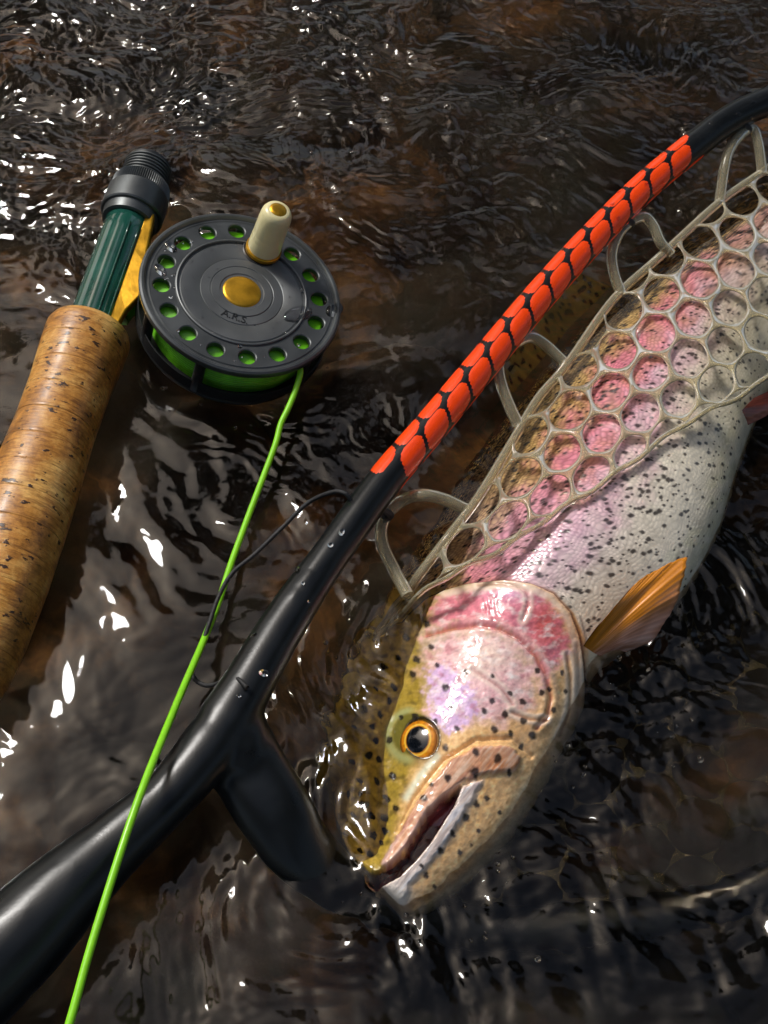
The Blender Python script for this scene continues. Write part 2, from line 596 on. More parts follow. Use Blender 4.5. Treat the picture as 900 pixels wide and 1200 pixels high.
def build_bed():
    xs = np.linspace(-0.42, 0.42, 220); ys = np.linspace(-0.4, 0.6, 260)
    X, Y = np.meshgrid(xs, ys, indexing='ij')
    Z = -0.085 + 0.03 * fbm(X / 0.16, Y / 0.16, 3, 101)
    # cobbles
    cob = np.full(X.shape, -1.0)
    r = np.random.default_rng(4)
    for k in range(150):
        cx, cy = r.uniform(-0.4, 0.4), r.uniform(-0.38, 0.58)
        a, bb, th = r.uniform(0.015, 0.05), r.uniform(0.6, 1.0), r.uniform(0, 3.1)
        dx, dy = X - cx, Y - cy
        u = (dx * math.cos(th) + dy * math.sin(th)) / a; v = (-dx * math.sin(th) + dy * math.cos(th)) / (a * bb)
        q = 1 - u * u - v * v
        cob = np.maximum(cob, np.where(q > 0, np.sqrt(np.maximum(q, 0)) * a * 0.55, -1))
    Z = Z + np.maximum(cob, 0) + 0.003 * fbm(X / 0.02, Y / 0.02, 3, 111)
    edge = np.minimum(np.minimum(X + 0.42, 0.42 - X), np.minimum(Y + 0.4, 0.6 - Y))
    Z = -0.10 + (Z + 0.10) * sstep(0, 0.06, edge)
    V = np.stack([X, Y, Z], -1).reshape(-1, 3)
    # silt: 0 clean amber gravel, 1 dark silt and weed, plus a vignette painted into the bed
    silt_shade = 0.45 + 0.65 * fbm(X / 0.07, Y / 0.06, 3, 121)
    silt_shade = silt_shade + 0.55 * sstep(0.02, 0.14, X) * sstep(0.10, -0.06, Y) + 0.5 * sstep(-0.12, -0.2, Y)  # darkens right and bottom like a vignette, painted into the bed colour
    silt_shade = silt_shade - 0.8 * gauss(X, Y, 300, 200, 0.07, 0.05) - 0.7 * gauss(X, Y, 430, 280, 0.05, 0.08) - 0.45 * gauss(X, Y, 330, 880, 0.03, 0.05) - 0.5 * gauss(X, Y, 60, 760, 0.02, 0.08) - 0.15 * gauss(X, Y, 850, 950, 0.03)
    silt_shade = np.clip(silt_shade, 0, 1).ravel()
    silt_shade = np.concatenate([silt_shade, np.full(32, 0.6)])
    F = grid_faces(*X.shape)[:, ::-1]
    L = 9.0
    gx = [-L, -0.42, 0.42, L]; gy = [-L, -0.4, 0.6, L]
    ev, ef = [], []
    for i in range(3):
        for j in range(3):
            if i == 1 and j == 1: continue
            k = len(V) + len(ev)
            ev += [(gx[i], gy[j], -.1), (gx[i + 1], gy[j], -.1), (gx[i + 1], gy[j + 1], -.1), (gx[i], gy[j + 1], -.1)]
            ef.append((k, k + 1, k + 2, k + 3))
    V = np.vstack([V, np.array(ev)]); F = np.vstack([F, np.array(ef)])
    o = obj('stream_bed', mesh('stream_bed', V, F, True, np.stack([silt_shade] * 3, -1)), M['bed'])
    tag(o, 'brown stony stream bed under the water', 'stream bed', kind='structure')
    # river banks running out to the horizon
    a = np.linspace(0, 2 * np.pi, 48, endpoint=False)
    V = []
    for r_, z_ in ((4.6, -0.3), (5.2, 0.25), (9, 0.7), (40, 1.0), (400, 1.0)):
        V.append(np.stack([r_ * np.cos(a), r_ * np.sin(a), np.full(48, z_)], -1))
    o = obj('river_bank', mesh('river_bank', np.vstack(V), grid_faces(5, 48, True)[:, ::-1].copy()), M['bank'])
    tag(o, 'earth banks beyond the stream', 'bank', kind='structure')


def build_added_wood():
    """unseen wood added on the banks as something dark for the water to mirror"""
    r = np.random.default_rng(8)
    V, F = [], []
    nv = 0
    for t in range(26):
        a = t / 26 * 2 * np.pi + r.uniform(-0.08, 0.08)
        d = r.uniform(6.2, 8.5)
        H = r.uniform(10.0, 14.0) - 6.0 * math.exp(-((((a - (math.pi / 2 - SUN_AZ)) + math.pi) % (2 * math.pi) - math.pi) / 0.7) ** 2)  # unseen trees added to darken the reflections, kept low towards the sun
        cx, cy = d * math.cos(a), d * math.sin(a)
        pts = np.array([[cx, cy, 0.2], [cx + r.uniform(-.2, .2), cy, H * .4], [cx, cy + r.uniform(-.2, .2), H * .85]])
        tv, tf, _ = tube_geo(pts, np.array([0.16, 0.11, 0.03]), 6)
        V.append(tv); F += [tuple(i + nv for i in f) for f in tf]; nv += len(tv)
        n = 1100
        p = r.normal(size=(n, 3)); p /= np.linalg.norm(p, axis=1)[:, None]
        p *= (r.uniform(0.25, 1, n) ** 0.4)[:, None]
        clump = 0.75 + 0.35 * perlin(p[:, 0] * 2 + t * 5, p[:, 1] * 2 + p[:, 2] * 2, 3)
        p = p * clump[:, None] * np.array([1.7, 1.7, H * .38]) + np.array([cx, cy, H * .62])
        s = r.uniform(0.10, 0.24, n)
        ax = r.normal(size=(n, 3)); ax /= np.linalg.norm(ax, axis=1)[:, None]
        bx = np.cross(ax, r.normal(size=(n, 3))); bx /= np.linalg.norm(bx, axis=1)[:, None]
        q = np.stack([p - ax * s[:, None], p + bx * s[:, None] * .6, p + ax * s[:, None], p - bx * s[:, None] * .6], 1).reshape(-1, 3)
        V.append(q)
        k = nv + np.arange(n)[:, None] * 4 + np.arange(4)
        F += [tuple(x) for x in k]; nv += len(q)
    o = obj('added_bank_wood', mesh('added_bank_wood', np.vstack(V), F, smooth=False), M['leaf'])
    tag(o, 'unseen dark leafy wood added along the river banks for the water to mirror', 'wood', kind='stuff')


build_bed()
build_water()
build_added_wood()
#__OBJECTS__
# ------------------------------------------------------------------ rainbow trout
FZ = -0.005        # height of the fish's middle plane
ST = [  # dorsal x,y  ventral x,y  half thickness (m)
    (428, 1030, 460, 1070, 0.009),
    (412, 1012, 486, 1078, 0.0145),
    (396, 968, 528, 1052, 0.0185),
    (378, 915, 582, 1004, 0.023),
    (370, 860, 628, 940, 0.0265),
    (378, 810, 660, 882, 0.029),
    (400, 756, 682, 836, 0.031),
    (432, 702, 698, 790, 0.032),
    (472, 640, 742, 752, 0.033),
    (514, 580, 800, 700, 0.034),
    (560, 515, 842, 625, 0.034),
    (612, 448, 864, 556, 0.033),
    (672, 380, 888, 490, 0.031),
    (742, 312, 922, 420, 0.027),
    (826, 248, 962, 350, 0.021),
    (910, 190, 1008, 270, 0.014),
    (975, 140, 1046, 205, 0.009),
    (1010, 112, 1070, 172, 0.0065),
]
OPER = [(470, 735), (500, 704), (522, 692), (548, 686), (590, 682), (622, 686), (648, 698), (668, 720), (679, 748), (684, 778),
        (686, 805), (685, 835), (684, 870), (690, 920), (640, 1120), (250, 1120), (250, 800), (400, 760)]
OPER2 = [(600, 684), (640, 688), (664, 700), (680, 722), (687, 750), (682, 775), (660, 740)]
PREOP = [(500, 748), (530, 740), (558, 736), (582, 739), (606, 751), (626, 771), (640, 796), (645, 820), (641, 842), (628, 856)]
MAXI = [(445, 1016), (462, 985), (480, 952), (500, 925), (528, 893), (560, 877), (597, 876), (612, 890), (606, 908),
        (572, 912), (541, 923), (524, 938), (502, 958), (480, 994), (456, 1022)]
MOUTH = [(404, 1046), (438, 1028), (457, 1017), (476, 999), (490, 976), (503, 954), (519, 939), (538, 926), (532, 944), (518, 964), (504, 987), (487, 1008),
         (467, 1028), (446, 1040), (412, 1060)]
LIP = [(538, 926), (556, 919), (566, 917), (556, 940), (540, 966), (520, 996), (500, 1020), (482, 1040), (474, 1066), (450, 1074), (436, 1060),
       (446, 1041), (467, 1029), (487, 1009), (504, 988), (518, 965)]
PINK1 = [(512, 705), (545, 690), (600, 686), (640, 700), (662, 730), (668, 770), (640, 800), (600, 760), (560, 742), (500, 748)]
PINK2 = [(495, 760), (540, 742), (585, 746), (622, 780), (628, 830), (590, 850), (560, 850), (520, 862), (500, 840), (500, 800)]
EYE_P = (494.0, 870.0)


def spot(acc, px, py, x, y, r, ry=None, ang=0.0, soft=0.35):
    ry = ry or r
    if px.size > 40000:
        R_ = 1.8 * max(r, ry)
        k = np.nonzero((np.abs(px - x) < R_) & (np.abs(py - y) < R_))
        acc[k] = spot(acc[k], px[k], py[k], x, y, r, ry, ang, soft)
        return acc
    ca, sa = math.cos(ang), math.sin(ang)
    dx, dy = px - x, py - y
    q = np.sqrt(((dx * ca + dy * sa) / r) ** 2 + ((-dx * sa + dy * ca) / ry) ** 2)
    q = q + 0.30 * perlin(px / (0.9 * r) + x, py / (0.9 * r), 9)
    return np.maximum(acc, 1 - sstep(1 - soft, 1 + soft, q))


def mixc(c, col, w):
    return c + (np.asarray(col) - c) * np.clip(w, 0, 1)[..., None]


def fish_surface(nu=820, nt=380, nb=60):
    S = np.array(ST, float)
    fz = np.interp(np.arange(len(S)), [0, 6, 9], [FZ - 0.008, FZ - 0.007, FZ])
    D = at(S[:, 0], S[:, 1], fz); Vn = at(S[:, 2], S[:, 3], fz)
    A = np.concatenate([D, Vn, S[:, 4:5]], 1)
    key = np.concatenate([[0], np.cumsum(np.linalg.norm(np.diff((D + Vn) / 2, axis=0), axis=1))])
    # smooth interpolation over stations, denser sampling on the head
    n1_ = int(nu * 0.87)
    q = np.concatenate([np.linspace(0, 0.30, n1_, endpoint=False), np.linspace(0.30, key[-1], nu - n1_)])
    P = np.vstack([2 * A[0] - A[1], A, 2 * A[-1] - A[-2]])
    idx = np.clip(np.searchsorted(key, q, side='right') - 1, 0, len(key) - 2)
    t = ((q - key[idx]) / (key[idx + 1] - key[idx]))[:, None]
    a, b, c, d = P[idx], P[idx + 1], P[idx + 2], P[idx + 3]
    R = 0.5 * (2 * b + (c - a) * t + (2 * a - 5 * b + 4 * c - d) * t ** 2 + (3 * b - a - 3 * c + d) * t ** 3)
    phi = np.concatenate([np.linspace(0, np.pi, nt), np.linspace(np.pi, 2 * np.pi, nb + 2)[1:-1]])
    # snout rounding
    nose = np.sqrt(np.clip(1 - (1 - np.clip(q / (key[1] * 0.9), 0, 1)) ** 2, 0.02, 1))
    Dm, Vm, T = R[:, :3], R[:, 3:6], R[:, 6] * nose
    mid = (Dm + Vm) / 2; half = (Dm - Vm) / 2 * nose[:, None]
    cs, sn = np.cos(phi), np.sin(phi)
    zz = np.sign(sn) * np.abs(sn) ** 0.82
    X = mid[:, None, :] + half[:, None, :] * cs[None, :, None]
    X[..., 2] += T[:, None] * zz[None, :]
    # the back rolls a little under: tilt heights so the dorsal side sits lower
    X[..., 2] -= ((0.017 * np.clip(cs, 0, 1) ** 1.3 + 0.004 * np.clip(-cs, 0, 1) ** 2)[None, :] * sstep(0, 0.03, q)[:, None])
    # the fish lies rolled over: crown and nape are under the surface
    v_ = np.where(phi <= np.pi, phi, 2 * np.pi - phi) / np.pi
    X[..., 2] -= 0.020 * sstep(0.60, 0.24, v_)[None, :] * sstep(0.0, 0.02, q)[:, None] * (0.35 + 0.65 * sstep(0.20, 0.13, q))[:, None]
    return X, q, phi, half


def build_trout():
    root = empty('rainbow_trout')
    tag(root, 'large spotted rainbow trout with pink cheek and open mouth in the net', 'fish')
    nt, nb = 380, 60
    X, q, phi, half = fish_surface(820, nt, nb)
    nu, nv = X.shape[:2]
    p = pix(X); px, py = p[..., 0], p[..., 1]
    # far side of the body mirrors the markings of the near side: author with the near-side coordinates
    mir = np.arange(nv)
    mir[nt:] = np.clip(((2 * np.pi - phi[nt:]) / np.pi * (nt - 1)).round().astype(int), 0, nt - 1)
    px = px[:, mir]; py = py[:, mir]
    up = (phi < np.pi)
    v = (phi / np.pi)[mir][None, :] * np.ones((nu, 1))       # 0 dorsal .. 1 ventral
    s = q[:, None] * np.ones((1, nv))                        # metres along the body
    w = (v - 0.5) * np.linalg.norm(half, axis=1)[:, None] * 2.6
    sgn = np.where(up, 1.0, -1.0)[None, :]

    # ---------------- relief
    head = sdp(px, py, OPER)
    on_head = sstep(-2.0, 2.5, head)
    is_head = sstep(0.165, 0.150, s)
    dz = 0.0
    dz = dz + 0.0026 * on_head * sstep(0.21, 0.17, s)
    m2 = sdp(px, py, OPER2)
    dz = dz + 0.0012 * sstep(-1.5, 2, m2) * (1 - on_head)
    dpre, _ = dpoly(px, py, PREOP)
    dz = dz - 0.0011 * np.exp(-(dpre / 3.0) ** 2) + 0.0007 * np.exp(-((dpre - 6) / 5.0) ** 2)
    edge_n = 1.6 * fbm(px / 9, py / 9, 2, 33)
    mx = sdp(px, py, MAXI) + edge_n
    dz = dz + 0.0022 * sstep(-2, 5, mx)
    d_, _ = dpoly(px, py, [(466, 978), (486, 938), (520, 894), (558, 870), (600, 868), (622, 888)])
    dz = dz - 0.0016 * np.exp(-(d_ / 3.2) ** 2)
    mo = sdp(px, py, MOUTH) + edge_n * 0.8
    dz = dz - 0.011 * sstep(-4, 4, mo)
    lp = sdp(px, py, LIP) + edge_n
    dz = dz + 0.0016 * sstep(-2, 5, lp) * (1 - sstep(-1, 3, mo))
    # eye socket bulge and ring
    de = np.hypot(px - 484, (py - 866))
    dz = dz + 0.0030 * np.exp(-(de / 30.0) ** 4)
    dee = np.hypot((px - EYE_P[0]), (py - EYE_P[1]) * 0.9)
    dz = dz - 0.0030 * sstep(21, 17, dee)
    # cheek wrinkles
    fw = np.sin((px * 0.55 - py * 0.25 + 8 * perlin(px / 30, py / 30, 4)) * 0.9)
    wr = np.exp(-(((px - 590) / 45) ** 2 + ((py - 715) / 16) ** 2))
    dz = dz + 0.00018 * fw * wr
    dz = dz + (0.0004 * fbm(px / 26, py / 26, 3, 15) + 0.00009 * fbm(px / 8, py / 8, 2, 25) + 0.00007 * perlin(px / 3.2, py / 3.2, 27)) * on_head
    # jaw isthmus line, mandible fold
    d_, _ = dpoly(px, py, [(470, 1072), (540, 1035), (600, 980), (645, 915), (668, 860)])
    dz = dz - 0.0010 * np.exp(-(d_ / 4) ** 2)
    for pl, dk in (([(553, 788), (570, 798), (588, 812), (600, 828)], 0.5), ([(600, 838), (622, 846), (640, 846)], 0.6), ([(664, 770), (668, 800), (666, 835), (655, 866)], 0.7),
                   ([(560, 690), (590, 688), (614, 696), (618, 712), (612, 730)], 0.6), ([(676, 760), (678, 800), (674, 850), (660, 890)], 0.6)):
        dl, _ = dpoly(px, py, crom(pl, 30))
        dz = dz - 0.0008 * dk * np.exp(-(dl / 2.4) ** 2) + 0.0004 * dk * np.exp(-((dl - 5) / 3) ** 2)
    # scales on the body: offset rows
    body = 1 - sstep(-3, 3, sdp(px, py, [(250, 1150), (250, 820), (390, 752), (460, 704), (520, 690), (548, 685), (600, 680), (648, 696), (672, 720), (690, 760),
                      (694, 830), (680, 900), (640, 1150)]))
    sc = 0.0022
    aa = s / sc + 1.5 * perlin(s / 0.009, w / 0.009, 6) + 0.8 * w / sc * 0.12; bb = w / (sc * 0.80) + 1.3 * perlin(s / 0.008 + 4, w / 0.008, 7)
    row = np.floor(bb)
    fa = (aa + 0.5 * (row % 2)) % 1.0; fb = bb - row
    dd = np.hypot((fa - 0.35) * 1.0, (fb - 0.5) * 1.15)
    cid = np.floor(aa + 0.5 * (row % 2))
    tone = np.mod(np.sin(cid * 12.9898 + row * 78.233) * 43758.5453, 1.0)     # each scale its own tone
    scale = (1 - sstep(0.28, 0.62, dd)) * (0.45 + 0.55 * tone)
    dz = dz + 0.00015 * scale * body
    dz = dz + 0.0009 * perlin(s / 0.035, w / 0.03, 16) * body
    X2 = X.copy()
    X2[..., 2] += dz * sgn * np.sqrt(np.clip(np.sin(v * np.pi), 0, 1))

    # ---------------- markings (pigment, and a painted cheek highlight)
    n1 = fbm(px / 26, py / 26, 3, 17); n2 = fbm(px / 7, py / 7, 2, 18)
    n4 = perlin(px / 2.6, py / 2.6, 28)
    ja, jb = px * 0.62 - py * 0.78, px * 0.78 + py * 0.62            # along / across the jaws
    nj = fbm(ja / 44, jb / 4.5, 3, 29); n3 = fbm(s / 0.006, w / 0.006, 2, 19)
    vv = v + 0.05 * n1
    olive = lin(104, 84, 34); dark = lin(44, 36, 16); pink = lin(230, 138, 156); mauve = lin(228, 188, 202)
    cream = lin(236, 226, 206); belly = lin(250, 240, 218); tan = lin(190, 150, 84)
    c = np.empty(X.shape); c[:] = olive
    c = mixc(c, dark, sstep(0.16, 0.0, vv))
    c = mixc(c, lin(176, 140, 82), sstep(0.20, 0.32, vv))
    c = mixc(c, pink, sstep(0.33, 0.43, vv) * (0.8 + 0.4 * n1))
    c = mixc(c, mauve, sstep(0.47, 0.56, vv) * 0.85)
    c = mixc(c, cream, sstep(0.52, 0.68, vv))
    c = mixc(c, belly, sstep(0.74, 0.90, vv))
    c = mixc(c, lin(214, 212, 176), sstep(0.75, 0.85, vv) * sstep(1.0, 0.9, vv) * np.clip(0.3 + n1, 0, 0.5))
    # pink patch behind the gill
    c = mixc(c, lin(220, 178, 200), 0.7 * np.exp(-(((px - 630) / 75) ** 2 + ((py - 630) / 48) ** 2)))
    # far body duller, towards olive-cream
    c = mixc(c, lin(166, 154, 116), 0.6 * sstep(770, 880, px) * sstep(0.2, 0.5, vv))
    # scale colouring: pale centres, dusky edges (pigment of the scale rims)
    rim = (1 - scale)
    c = c * (1 - (0.42 * rim * body * sstep(0.95, 0.35, v) + 0.10 * rim * body))[..., None]
    c = mixc(c, lin(206, 176, 120), 0.55 * scale * body * sstep(0.46, 0.30, vv) * sstep(0.02, 0.12, vv) * (0.5 + 0.5 * (n3 > -0.1)))
    c = c * (1 + 0.16 * n3 * body)[..., None]
    # ---- head
    hm = sdp(px, py, [(250, 1150), (250, 820), (390, 752), (460, 704), (520, 690), (548, 685), (600, 680), (648, 696), (672, 720), (690, 760),
                      (694, 830), (680, 900), (640, 1150)])
    hd = sstep(-2 - 14 * sstep(520, 440, px), 2 + 14 * sstep(520, 440, px), hm)
    hc = np.empty(X.shape); hc[:] = lin(162, 136, 50)
    hc = mixc(hc, lin(104, 92, 38), sstep(0.22, 0.03, v))
    hc = mixc(hc, lin(176, 146, 62), np.clip(0.9 * n1 + 0.4 * n2, 0, 0.7))
    hc = mixc(hc, lin(70, 58, 22), np.clip(0.9 * fbm(px / 10, py / 10, 2, 37), 0, 0.6))
    jaw = sstep(0.44, 0.56, v + 0.03 * n1)
    hc = mixc(hc, lin(234, 184, 122), jaw)
    hc = mixc(hc, lin(246, 208, 150), jaw * np.clip(0.6 * n2 + 0.2, 0, 0.8))
    hc = mixc(hc, lin(206, 202, 176), sstep(0.78, 0.92, v + 0.02 * n1))
    # gill plates
    g1 = sdp(px, py, PINK1); g2 = sdp(px, py, PINK2)
    hc = mixc(hc, lin(222, 192, 158), sstep(-12, 10, np.maximum(g1, g2)) * 0.7)
    hc = mixc(hc, lin(220, 128, 142), sstep(-10, 14, g1 + 10 * n1 + 8 * n2))
    hc = mixc(hc, lin(208, 92, 84), 0.85 * np.exp(-(((px - 638) / 18) ** 2 + ((py - 735) / 26) ** 2)))
    hc = mixc(hc, lin(222, 160, 196), 0.8 * np.exp(-(((px - 596) / 26) ** 2 + ((py - 700) / 9) ** 2)))
    hc = mixc(hc, lin(236, 188, 190), sstep(-12, 16, g2 + 12 * n1 + 5 * n2))
    hc = mixc(hc, lin(236, 208, 190), np.clip(0.9 * np.exp(-(((px - 572) / 34) ** 2 + ((py - 772) / 22) ** 2)), 0, 1))
    hc = mixc(hc, lin(214, 180, 222), 0.9 * sstep(-4, 5, 3 * n1 + sdp(px, py, [(500, 790), (520, 780), (555, 812), (560, 840), (525, 866), (508, 850), (500, 820)]) + 8 * n2))  # lavender-white highlight on the cheek, painted into the skin colour
    hc = mixc(hc, lin(212, 166, 120), 0.6 * np.exp(-(((px - 615) / 26) ** 2 + ((py - 850) / 30) ** 2)))
    hc = mixc(hc, lin(170, 88, 66), 0.75 * np.exp(-(dpre / 3.0) ** 2))
    hc = mixc(hc, lin(238, 206, 190), 0.5 * np.exp(-((dpre - 7) / 4) ** 2) * np.exp(-((py - 770) / 50) ** 2))
    hc = mixc(hc, lin(244, 226, 222), np.clip(0.9 * fbm(px / 16 + py / 60, py / 9, 3, 35), 0, 0.75) * sstep(-6, 10, np.maximum(g1, g2)))
    hc = mixc(hc, lin(176, 96, 112), np.clip(0.8 * fbm(px / 13, py / 10, 3, 36) - 0.05, 0, 0.6) * sstep(-6, 10, np.maximum(g1, g2)))
    hc = hc * (1 + 0.12 * fw * wr + 0.16 * n2 + 0.16 * n4)[..., None]
    # opercle rim: pale line then dark seam
    do, _ = dpoly(px, py, OPER[2:13])
    hc = mixc(hc, lin(236, 214, 190), 0.7 * np.exp(-((do - 6) / 4.0) ** 2) * (head > 0))
    for pl, dk in (([(553, 788), (570, 798), (588, 812), (600, 828)], 0.5), ([(600, 838), (622, 846), (640, 846)], 0.6), ([(664, 770), (668, 800), (666, 835), (655, 866)], 0.55),
                   ([(560, 690), (590, 688), (614, 696), (618, 712), (612, 730)], 0.55), ([(676, 760), (678, 800), (674, 850), (660, 890)], 0.35)):
        dl, _ = dpoly(px, py, crom(pl, 30))
        hc = mixc(hc, lin(150, 92, 70), dk * np.exp(-(dl / 1.8) ** 2))
        hc = mixc(hc, lin(246, 226, 206), dk * np.exp(-((dl - 4.5) / 2.4) ** 2))
    hc = mixc(hc, lin(250, 232, 214), 0.55 * np.exp(-((do - 9) / 2.6) ** 2) * (head > 0) * np.clip(0.6 + n1, 0, 1))
    # jaws
    hc = mixc(hc, lin(214, 158, 126), 0.9 * sstep(-1, 4, mx))
    hc = mixc(hc, lin(222, 140, 76), 0.8 * sstep(0, 4, mx) * np.exp(-(((px - 588) / 26) ** 2 + ((py - 902) / 9) ** 2)))
    hc = mixc(hc, lin(208, 170, 164), 0.9 * sstep(0, 3, mx) * sstep(545, 500, px) * sstep(9, 2, mx) * sstep(-4, 4, (px - 440) * 0.75 + (py - 1016) * 0.62))
    hc = mixc(hc, lin(214, 220, 196), 0.8 * np.exp(-(dpoly(px, py, [(476, 938), (492, 912), (512, 890)])[0] / 4.5) ** 2))
    hc = mixc(hc, lin(230, 214, 204), 0.95 * sstep(-5, 6, lp))
    hc = mixc(hc, lin(128, 108, 128), 0.45 * sstep(0, 4, lp) * np.clip(nj * 1.6, 0, 1))
    hc = mixc(hc, lin(232, 230, 236), 0.8 * sstep(0, 4, lp) * np.clip(-nj * 1.6, 0, 1))
    hc = mixc(hc, lin(170, 110, 96), 0.6 * sstep(-1, 3, mx) * np.clip(nj * 1.5, 0, 1))
    hc = mixc(hc, lin(240, 214, 190), 0.6 * sstep(-1, 3, mx) * np.clip(-nj * 1.4, 0, 1))
    hc = mixc(hc, lin(222, 218, 206), 0.85 * np.exp(-(((px - 462) / 24) ** 2 + ((py - 1060) / 20) ** 2)))
    hc = mixc(hc, lin(92, 36, 36), sstep(-3, 1.5, mo))
    hc = mixc(hc, lin(150, 66, 70), 0.7 * sstep(0, 3, mo) * sstep(980, 940, py))
    # silver-green ring of the orbit
    hc = mixc(hc, lin(168, 172, 112), 0.85 * np.exp(-((de - 29) / 5.0) ** 2) * sstep(492, 476, px))
    hc = mixc(hc, lin(112, 104, 40), sstep(27, 22, de))
    hc = mixc(hc, lin(46, 34, 16), np.exp(-((dee - 20.5) / 2.2) ** 2))
    c = c + (hc - c) * hd[..., None]
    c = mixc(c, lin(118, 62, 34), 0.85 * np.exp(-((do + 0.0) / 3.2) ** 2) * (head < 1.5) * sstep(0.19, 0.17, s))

    # ---- spots
    r = np.random.default_rng(23)
    acc = np.zeros(px.shape)
    for (x, y, a_) in [(545, 791, 3.2), (577, 796, 3.0), (576, 825, 3.6), (567, 836, 4.2), (591, 840, 4.4), (597, 816, 3.4), (612, 825, 4.2),
                       (613, 848, 4.6), (623, 865, 4.6), (629, 790, 3.6), (643, 810, 3.0), (634, 815, 3.2), (658, 791, 3.4), (662, 813, 3.0),
                       (648, 835, 3.4), (512, 783, 3.0), (522, 809, 4.4), (528, 833, 3.4), (535, 857, 3.8), (522, 880, 4.2), (557, 887, 5.2),
                       (582, 894, 5.4), (555, 910, 6.0), (524, 917, 4.6), (496, 940, 4.8), (579, 858, 4.4), (610, 877, 4.2), (598, 862, 3.6),
                       (596, 909, 3.4), (570, 938, 3.8), (558, 945, 4.0), (546, 961, 4.4), (530, 980, 4.2), (516, 1000, 4.2), (494, 1019, 3.2),
                       (499, 1028, 4.0), (560, 976, 3.0), (539, 1002, 3.8), (552, 992, 2.2), (509, 1041, 3.0), (585, 955, 2.6), (505, 925, 3.0),
                       (460, 912, 4.6), (431, 892, 4.6), (443, 894, 4.2), (423, 922, 4.2), (424, 938, 4.2), (441, 920, 5.0), (428, 950, 4.2),
                       (418, 962, 3.8), (434, 962, 4.0), (453, 938, 5.2), (464, 950, 4.2), (436, 963, 3.6), (451, 962, 4.6), (422, 976, 4.6),
                       (451, 977, 4.2), (438, 984, 3.8), (447, 991, 3.6), (434, 1004, 4.4), (424, 1000, 3.6), (440, 872, 4.2), (437, 856, 3.8),
                       (428, 838, 5.0), (446, 842, 4.4), (456, 826, 3.6), (462, 810, 4.6), (484, 794, 5.0), (488, 776, 4.6), (505, 762, 3.6),
                       (470, 846, 3.4), (456, 872, 4.0), (486, 846, 4.2), (510, 850, 3.4), (466, 776, 4.0), (476, 752, 4.2), (500, 735, 4.0),
                       (450, 790, 4.0), (440, 815, 4.2), (412, 900, 4.0), (408, 940, 4.0), (415, 860, 4.0)]:
        ang = r.uniform(0.6, 1.6)
        acc = spot(acc, px, py, x, y, a_ * 1.05, a_ * r.uniform(0.7, 1.0), ang)
    c = mixc(c, lin(30, 24, 22), 0.93 * acc)
    # body spots scattered in body coordinates, denser to the back
    bacc = np.zeros(px.shape)
    hl = np.linalg.norm(half, axis=1)
    cnt = 0
    us = np.searchsorted(q, 0.155)
    while cnt < 3600:
        su = r.uniform(0.120, q[-1] - 0.01); vr = r.uniform(0.02, 0.97)
        if r.uniform() > np.interp(vr, [0, 0.3, 0.55, 0.75, 0.9, 1], [1, 0.95, 0.85, 0.60, 0.12, 0.02]): continue
        i = np.searchsorted(q, su)
        wr_ = (vr - 0.5) * hl[min(i, nu - 1)] * 2.6
        a_ = 0.0004 + 0.00075 * r.uniform() ** 2.0
        i0, i1 = np.searchsorted(q, su - 0.005), np.searchsorted(q, su + 0.005)
        j0 = max(0, int((vr - 0.10) * nt)); j1 = min(nt, int((vr + 0.10) * nt))
        sub = (slice(i0, i1), slice(j0, j1))
        th = r.uniform(0.3, 1.1)
        bacc[sub] = spot(bacc[sub], s[sub], w[sub], su, wr_, a_ * 1.2, a_ * 0.85, th, 0.4)
        cnt += 1
    bacc[:, nt:] = bacc[:, mir[nt:]]
    c = mixc(c, lin(34, 26, 26), 0.9 * bacc * body)
    c = np.clip(c, 0.003, 0.92)
    V = X2.reshape(-1, 3)
    F = grid_faces(nu, nv, True)
    k = len(V)
    V = np.vstack([V, X2[0].mean(0), X2[-1].mean(0)])
    tri0 = np.stack([np.full(nv, k), np.arange(nv), (np.arange(nv) + 1) % nv, (np.arange(nv) + 1) % nv], -1)
    colr = np.vstack([c.reshape(-1, 3), c[0].mean(0), c[-1].mean(0)])
    Fl = F
    me = mesh('body', V[:-2], Fl, True, colr[:-2])
    body_o = obj('body', me, M['skin'], root)
    me.flip_normals()
    # nose and tail stub caps are closed by tiny fans
    for row, nm in ((0, 'snout_tip'),):
        cap = X2[row]
        cv = np.vstack([cap, cap.mean(0)])
        cf = [(i, (i + 1) % nv, nv) for i in range(nv)]
        obj(nm, mesh(nm, cv, cf, True, np.vstack([c[row], c[row].mean(0)])), M['skin'], body_o)

    # ---------------- eye: globe with iris and pupil
    e = at(*EYE_P, FZ + 0.0)
    # height of the skin around the eye
    di = np.hypot(p[..., 0] - EYE_P[0], p[..., 1] - EYE_P[1]); di[:, nt:] = 1e9
    ii = np.unravel_index(np.argmin(di), di.shape)
    iu, iv = ii
    du = X[iu + 12, iv] - X[iu - 12, iv]; dv = X[iu, iv + 12] - X[iu, iv - 12]
    sn_ = unit(np.cross(du, dv)); sn_ = sn_ if sn_[2] > 0 else -sn_
    C = X[ii] + sn_ * 0.0022
    n = unit(0.75 * sn_ + 0.35 * unit(CAM - C))
    a_ = unit(RGT - (RGT @ n) * n); b_ = np.cross(n, a_)
    Re = 0.0080
    rr = np.linspace(0, 1, 26); th = np.linspace(0, 2 * np.pi, 48, endpoint=False)
    prof = [(Re * x * 1.0, 0.0028 * math.sqrt(max(0, 1 - x * x)) - 0.0012) for x in rr]
    Vv, Ff = lathe_geo(prof, C, n, a_, b_, 48)
    rr2 = np.repeat(rr, 48); th2 = np.tile(th, 26)
    ex = np.sqrt((rr2 * np.cos(th2) * 1.12) ** 2 + (rr2 * np.sin(th2)) ** 2)
